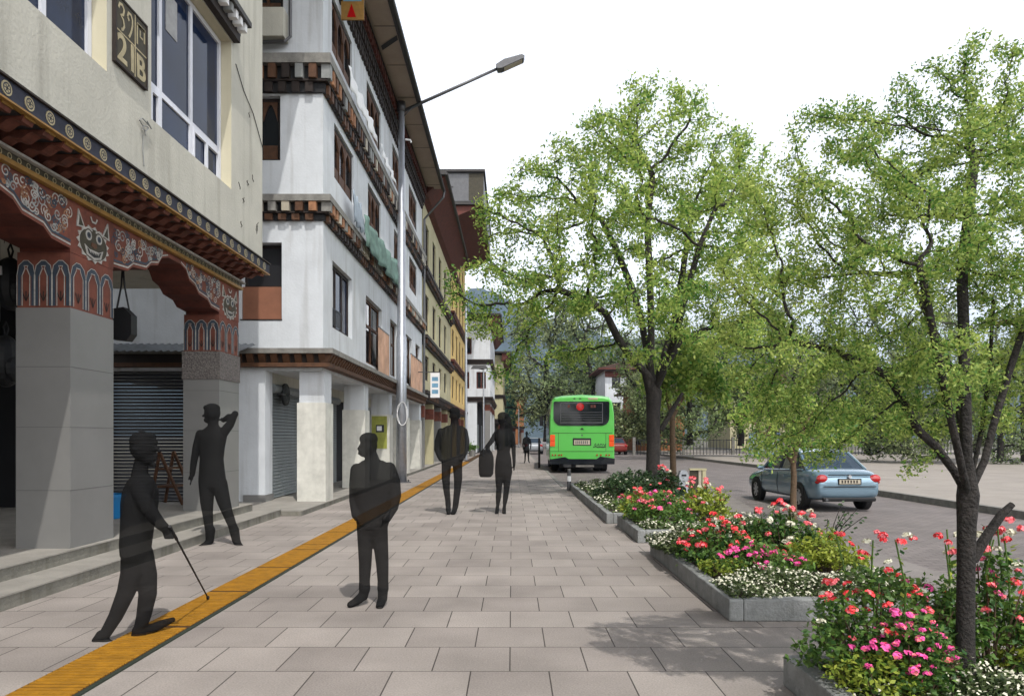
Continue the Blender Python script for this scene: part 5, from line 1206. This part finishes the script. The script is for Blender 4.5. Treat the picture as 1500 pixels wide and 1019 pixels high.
def shrub(lab, x, y, rx, ry, h, leafm, nleaf, ls, flowers, seed, zb=.13, tall=0, cat='shrub', name='flowering_shrub'):
    rng = np.random.default_rng(seed); rg = random.Random(seed)
    r = thing(name, lab, cat, (x,y,zb))
    nst = 26; b = MB(); tipsv = []
    for k in range(nst):
        a = rg.uniform(0,6.28); q = rg.uniform(.15,1)**.6; e = Vector((x+rx*q*math.cos(a), y+ry*q*math.sin(a), zb+h*(1-.55*q*q)*rg.uniform(.7,1.05)))
        s = Vector((x+.2*rx*math.cos(a), y+.2*ry*math.sin(a), zb-.02)); mid = (s+e)/2+Vector((0,0,h*.12)); b.tube([s,mid,e],[.006,.005,.003],4,'barkyoung'); tipsv.append((mid,e))
    st = b.build('stems', r)
    nc = max(24,int(nleaf/22)); cl = []
    for k in range(nc):
        a = rg.uniform(0,6.28); q = rg.uniform(0,1)**.5; zz = h*math.sqrt(max(0,1-q*q*.9))*rg.uniform(.25,1.0)
        cl.append((x+rx*q*math.cos(a)*1.0, y+ry*q*math.sin(a), zb+.02+zz))
    cl = np.array(cl); C = np.repeat(cl,22,0)+rng.normal(size=(nc*22,3))*np.array([1,1,.8])*max(.03,ls*1.3); C[:,2] = np.maximum(C[:,2],zb+.01)
    leaf_object('foliage', r, C, ls*rng.uniform(.5,1.1,size=len(C)), leafm, rng, .9, .55)
    o0 = ORG[r]
    for kind,num,size in flowers:
        for k in range(num):
            a = rg.uniform(0,6.28); q = rg.uniform(0,1)**.5*.98
            zz = zb+h*(math.sqrt(max(0,1-q*q*.85))*rg.uniform(.72,1.08))+.01
            o = bpy.data.objects.new('blossom', rg.choice(BL[kind])); COL.objects.link(o); o.parent = r
            o.location = Vector((x+rx*q*math.cos(a), y+ry*q*math.sin(a), zz))-o0; s = size*rg.uniform(.65,1.2); o.scale = (s,s,s*.8); o.rotation_euler = (rg.uniform(-.5,.5),rg.uniform(-.5,.5),rg.uniform(0,6))
    for k in range(tall):
        a = rg.uniform(0,6.28); q = rg.uniform(0,.8); bx,by = x+rx*q*math.cos(a), y+ry*q*math.sin(a); hh = h*rg.uniform(1.05,1.28)
        b = MB(); b.tube([(bx,by,zb+h*.4),(bx+rg.uniform(-.03,.03),by,zb+h*.85),(bx+rg.uniform(-.05,.05),by,zb+hh)],[.006,.005,.004],4,'shrub')
        for q2 in range(16):
            t = rg.uniform(.5,.98); c = Vector((bx,by,zb+hh*t)); d = Vector((rg.gauss(0,1),rg.gauss(0,1),.4)).normalized(); s_ = d.cross(Vector((0,0,1))).normalized()*ls*.5
            b.quad(c,c+d*ls*.8+s_,c+d*ls*1.9,c+d*ls*.8-s_,'shrubyl' if rg.random()<.5 else 'shrub')
        b.build('flower_stalk', r)
        for q2 in range(rg.choice((2,3,4))):
            o = bpy.data.objects.new('blossom', rg.choice(BL[rg.choice(('red','salmon','salmon','salmon','white'))])); COL.objects.link(o); o.parent = r
            o.location = Vector((bx+rg.uniform(-.05,.05),by+rg.uniform(-.05,.05),zb+hh+rg.uniform(-.06,.03)))-o0; s = rg.uniform(.022,.034)*(ls/.027); o.scale=(s,s,s); o.rotation_euler=(rg.uniform(-.4,.4),rg.uniform(-.4,.4),rg.uniform(0,6))
    return r
S = shrub
# nearest planter
S('red and white flowering shrub at the left corner of the nearest planter',1.87,3.70,.36,.28,.62,'shrub',2800,.024,[('red',26,.030),('salmon',8,.027),('white',7,.027)],1,tall=3)
S('magenta pink flowering shrub in the middle of the nearest planter',1.93,3.44,.24,.20,.40,'shrub',2400,.021,[('pink',48,.025),('salmon',4,.022)],2)
S('tall salmon flowering shrub behind the near tree trunk',2.58,3.82,.36,.18,.62,'shrub',2600,.025,[('salmon',12,.028),('red',8,.027),('pink',5,.027),('white',6,.030)],3,tall=6)
S('yellow green leafy bush at the right end of the nearest planter',2.92,3.74,.34,.24,.46,'shrubyl',2600,.024,[('red',3,.028)],4,tall=2,name='leafy_bush')
S('pink flowering shrub just left of the near trunk',2.20,3.80,.22,.15,.50,'shrub',1800,.024,[('pink',12,.027),('salmon',6,.025)],18)
S('low yellow green bush at the kerb corner of the nearest planter',1.76,3.44,.18,.24,.24,'shrubyl',1200,.019,[('pink',4,.022)],5,name='leafy_bush')
# second planter
S('red flowering shrub at the pavement side of the second planter',2.05,7.05,.40,.50,0.40,'shrub',2400,.032,[('red',20,.040),('salmon',14,.040),('white',5,.04)],6,tall=5)
S('magenta flowering shrub at the front of the second planter',2.25,6.45,.42,.36,0.29,'shrub',2200,.030,[('pink',40,.034),('salmon',6,.032)],7)
S('tall leafy shrub with white and red blossoms at the road side of the second planter',2.80,7.35,.42,.45,0.46,'shrub',2400,.034,[('salmon',10,.04),('white',9,.045)],8,tall=7)
S('yellow green bush at the front road side of the second planter',2.98,6.75,.34,.36,0.34,'shrubyl',2000,.03,[('red',3,.035)],9,name='leafy_bush')
S('small yellow green bush at the pavement edge of the second planter',1.90,6.35,.20,.3,0.18,'shrubyl',800,.024,[],10,name='leafy_bush')
# third planter
S('pink flowering shrub in the third planter',2.15,10.25,.45,.55,.46,'shrub',2200,.036,[('pink',16,.045),('salmon',12,.042)],11)
S('orange salmon flowering shrub at the left of the third planter',1.92,10.75,.26,.3,.42,'shrubyl',1200,.034,[('salmon',12,.042)],12,tall=2)
S('tall white and salmon flowering shrub at the right of the third planter',2.85,10.5,.42,.45,.52,'shrubyl',2200,.036,[('salmon',10,.045),('white',6,.05)],13,tall=6)
# far planter
S('dark green bush at the pavement end of the farthest planter',2.15,14.1,.50,.7,.46,'shrubdk',2400,.042,[('white',14,.03)],14,name='leafy_bush')
S('dark variegated bush left of the big trunk',2.65,15.5,.6,.7,.52,'shrubdk',2400,.045,[('white',16,.03)],15,name='leafy_bush')
S('tall dark bush right of the big trunk',3.05,14.2,.35,.6,.56,'shrubdk',1600,.045,[('salmon',6,.05)],16,name='leafy_bush',tall=3)
S('low flowering shrub at the front of the farthest planter',2.4,12.4,.6,.6,.34,'shrub',1800,.036,[('salmon',12,.042),('pink',6,.04)],17)
# ground cover with tiny white flowers (uncountable)
def cover(x0,x1,y0,y1,h,n,ls,nf,seed,name='ground_cover',lm='cover'):
    rng = np.random.default_rng(seed)
    xs = rng.uniform(x0,x1,n); ys = rng.uniform(y0,y1,n)
    hump = .55+.45*np.sin(xs*5.1+seed)*np.sin(ys*4.3+seed*2); edge = np.minimum(1,np.minimum(np.minimum(xs-x0,x1-xs),np.minimum(ys-y0,y1-ys))/.15)
    zs = .13+h*hump*(.45+.55*edge)*rng.uniform(.35,1,n)
    o = leaf_object(name,None,np.stack([xs,ys,zs],1),ls*rng.uniform(.6,1.2,n),lm,rng,1.0,.5); tag(o,kind='stuff')
    i = rng.choice(n,nf); P = np.stack([xs[i],ys[i],.13+h*hump[i]*(.45+.55*edge[i])*rng.uniform(.85,1.1,nf)+.012],1)
    o = leaf_object('tiny_white_flowers',None,P,ls*.62*rng.uniform(.7,1.2,nf),'fwhite',rng,1.4,.75); tag(o,kind='stuff')
cover(1.62,3.3,.7,3.98,.17,15000,.017,2300,1); cover(2.05,3.3,2.7,3.62,.27,9000,.016,1300,7)
cover(1.60,2.3,7.3,8.60,.36,6000,.024,1100,2); cover(1.68,3.3,5.42,6.2,.22,6500,.021,1200,3); cover(2.2,3.3,7.5,8.5,.40,4500,.026,1000,4)
cover(1.75,3.3,9.5,10.1,.15,2600,.026,500,5); cover(1.6,3.3,11.6,18.9,.20,6000,.04,1100,6)
b = MB(); rg = random.Random(8)
for k in range(6):
    a = Vector((3.36,7.6,.1)); e = a+Vector((rg.uniform(.1,.45),rg.uniform(-.1,.4),rg.uniform(.35,.62))); b.tube([a,(a+e)/2+Vector((0,0,.08)),e],[.008,.006,.003],4,'bark')
    for q in range(10):
        c = a+(e-a)*rg.uniform(.5,1.02); d = Vector((rg.gauss(0,1),rg.gauss(0,1),rg.gauss(0,.6))).normalized()*.045; s = d.orthogonal().normalized()*.015; b.quad(c,c+d*.5+s,c+d,c+d*.5-s,'shrubdk')
tag(b.build('dry_twiggy_plant', org=(3.36,7.6,0)),'dark twiggy plant leaning over the road behind the second planter','plant')

# ---------------------------------------------------------------- across the road
fe = thing('iron_fence','dark iron railing along the far pavement under the trees','fence',(20,52,0))
b = MB()
for k in range(120):
    x = 9.6+k*.26; b.box(x,x+.04,56,56.04,0,1.25,'fenceiron')
b.box(9.6,41,55.99,56.05,1.15,1.2,'fenceiron'); b.box(9.6,41,55.99,56.05,.15,.2,'fenceiron'); b.build('railing', fe)
for k in range(9): b = MB(); b.box(9.5+k*3.9,9.72+k*3.9,55.9,56.12,0,1.4,'kerb'); b.build('fence_post', fe)
g = thing('gate','pale blue metal gate in the far railing under the trees','gate',(19,54,0))
b = MB(); frame_rect(b, fy(54.6), 18.2,20.6,.05,1.75,.10,0,.08,'bluegate'); b.build('gate_frame', g)
for a in (18.3,19.45):
    b = MB(); b.box(a,a+1.06,54.62,54.66,.15,1.65,'bluegate')
    for q in range(6): b.box(a+.08+q*.17,a+.12+q*.17,54.60,54.619,.2,1.6,'whitep')
    b.build('gate_leaf', g)
def house(name, lab, x0,x1,y0,y1,h,wallm,roofm,nw):
    r = thing(name,lab,'house',((x0+x1)/2,y0,0)); b = MB(); wn = []
    for z0 in [1.2+3.0*k for k in range(int(h//3))]:
        for k in range(nw): a = x0+.8+k*(x1-x0-1.2)/nw; wn.append((a,a+1.0,z0,z0+1.3))
    b.holed(fy(y0),x0,x1,0,h,wn,.15,wallm); b.quad((x0,y0,0),(x0,y1,0),(x0,y1,h),(x0,y0,h),wallm); b.quad((x1,y0,0),(x1,y1,0),(x1,y1,h),(x1,y0,h),wallm); b.build('wall', r)
    for a in wn: window(r, fy(y0), a[0]+.01,a[1]-.01,a[2]+.01,a[3]-.01,.06,((a[0]+a[1])/2,),(),'darkwood','glassdk',.07)
    b = MB(); ov = .9; zc = h+(x1-x0)*.16
    b.prism([(x0-ov,h),(x1+ov,h),((x0+x1)/2,zc)], lambda u,v,w: (u,w,v), y0-ov,y1+ov,roofm); b.box(x0-ov,x1+ov,y0-ov-.02,y1+ov,h-.18,h-.001,'redwood'); b.build('roof', r)
    b = MB(); b.box(x0-.02,x1+.02,y0-.12,y0-.002,h-1.0,h-.3,'redwood'); b.build('timber_band', r); return r
house('far_house','white house with a brown roof half hidden behind the big street tree',11,19,84,94,9.5,'white','brownroof',4)
house('far_house','tan house with a wide brown roof behind the trees in the middle',27,39,88,98,9.0,'b3','brownroof',5)
house('brown_roof_building','brown roofed building at the far right edge behind the trees',28.6,38,36,40,8.0,'olive','brownroof',3)
house('far_house','distant pale building with an orange wall right of the bus roof',12.5,17.5,72,80,6.2,'brick','brownroof',2)
b = MB(); vs = []; fs = []; nx = 120; ny = 26
rng = np.random.default_rng(5)
ph = rng.uniform(0,6,12)
for j in range(ny):
    for i in range(nx):
        x = -2600+5600*i/(nx-1); Yd = 1500+1900*j/(ny-1); px_ = 750+x/2600*F
        ridge = np.interp(px_,[-300,500,700,790,900,1000,1150,1350,1600,2000],[560,560,590,455,360,300,250,225,250,260])
        t = j/(ny-1); prof_ = math.sin(min(1,t/.62)*math.pi/2)**1.2 if t < .62 else 1-.2*(t-.62)/.38
        z = ridge*prof_*(1+.10*math.sin(x*.004+ph[0])+.06*math.sin(x*.011+Yd*.006+ph[1])+.03*math.sin(x*.031+ph[2]+Yd*.02)) - 2
        vs.append((x,Yd,z))
for j in range(ny-1):
    for i in range(nx-1): fs.append((j*nx+i,j*nx+i+1,(j+1)*nx+i+1,(j+1)*nx+i))
b.add(vs,fs,'hill'); o = b.build('hills', smooth=True); o['kind'] = 'structure'
HAZE = 0.00016
if HAZE:
    hm = bpy.data.materials.new('haze air'); hm.use_nodes = True; nt = hm.node_tree
    nt.nodes.remove(nt.nodes['Principled BSDF']); pv = nt.nodes.new('ShaderNodeVolumePrincipled'); pv.inputs['Density'].default_value = HAZE; pv.inputs['Color'].default_value = (.55,.72,1.0,1); pv.inputs['Anisotropy'].default_value = .2
    nt.links.new(pv.outputs[0], nt.nodes['Material Output'].inputs['Volume'])
    M['haze'] = hm; b = MB(); b.box(-6300,6300,-400,6300,-4,900,'haze'); o = b.build('haze'); o['kind'] = 'stuff'
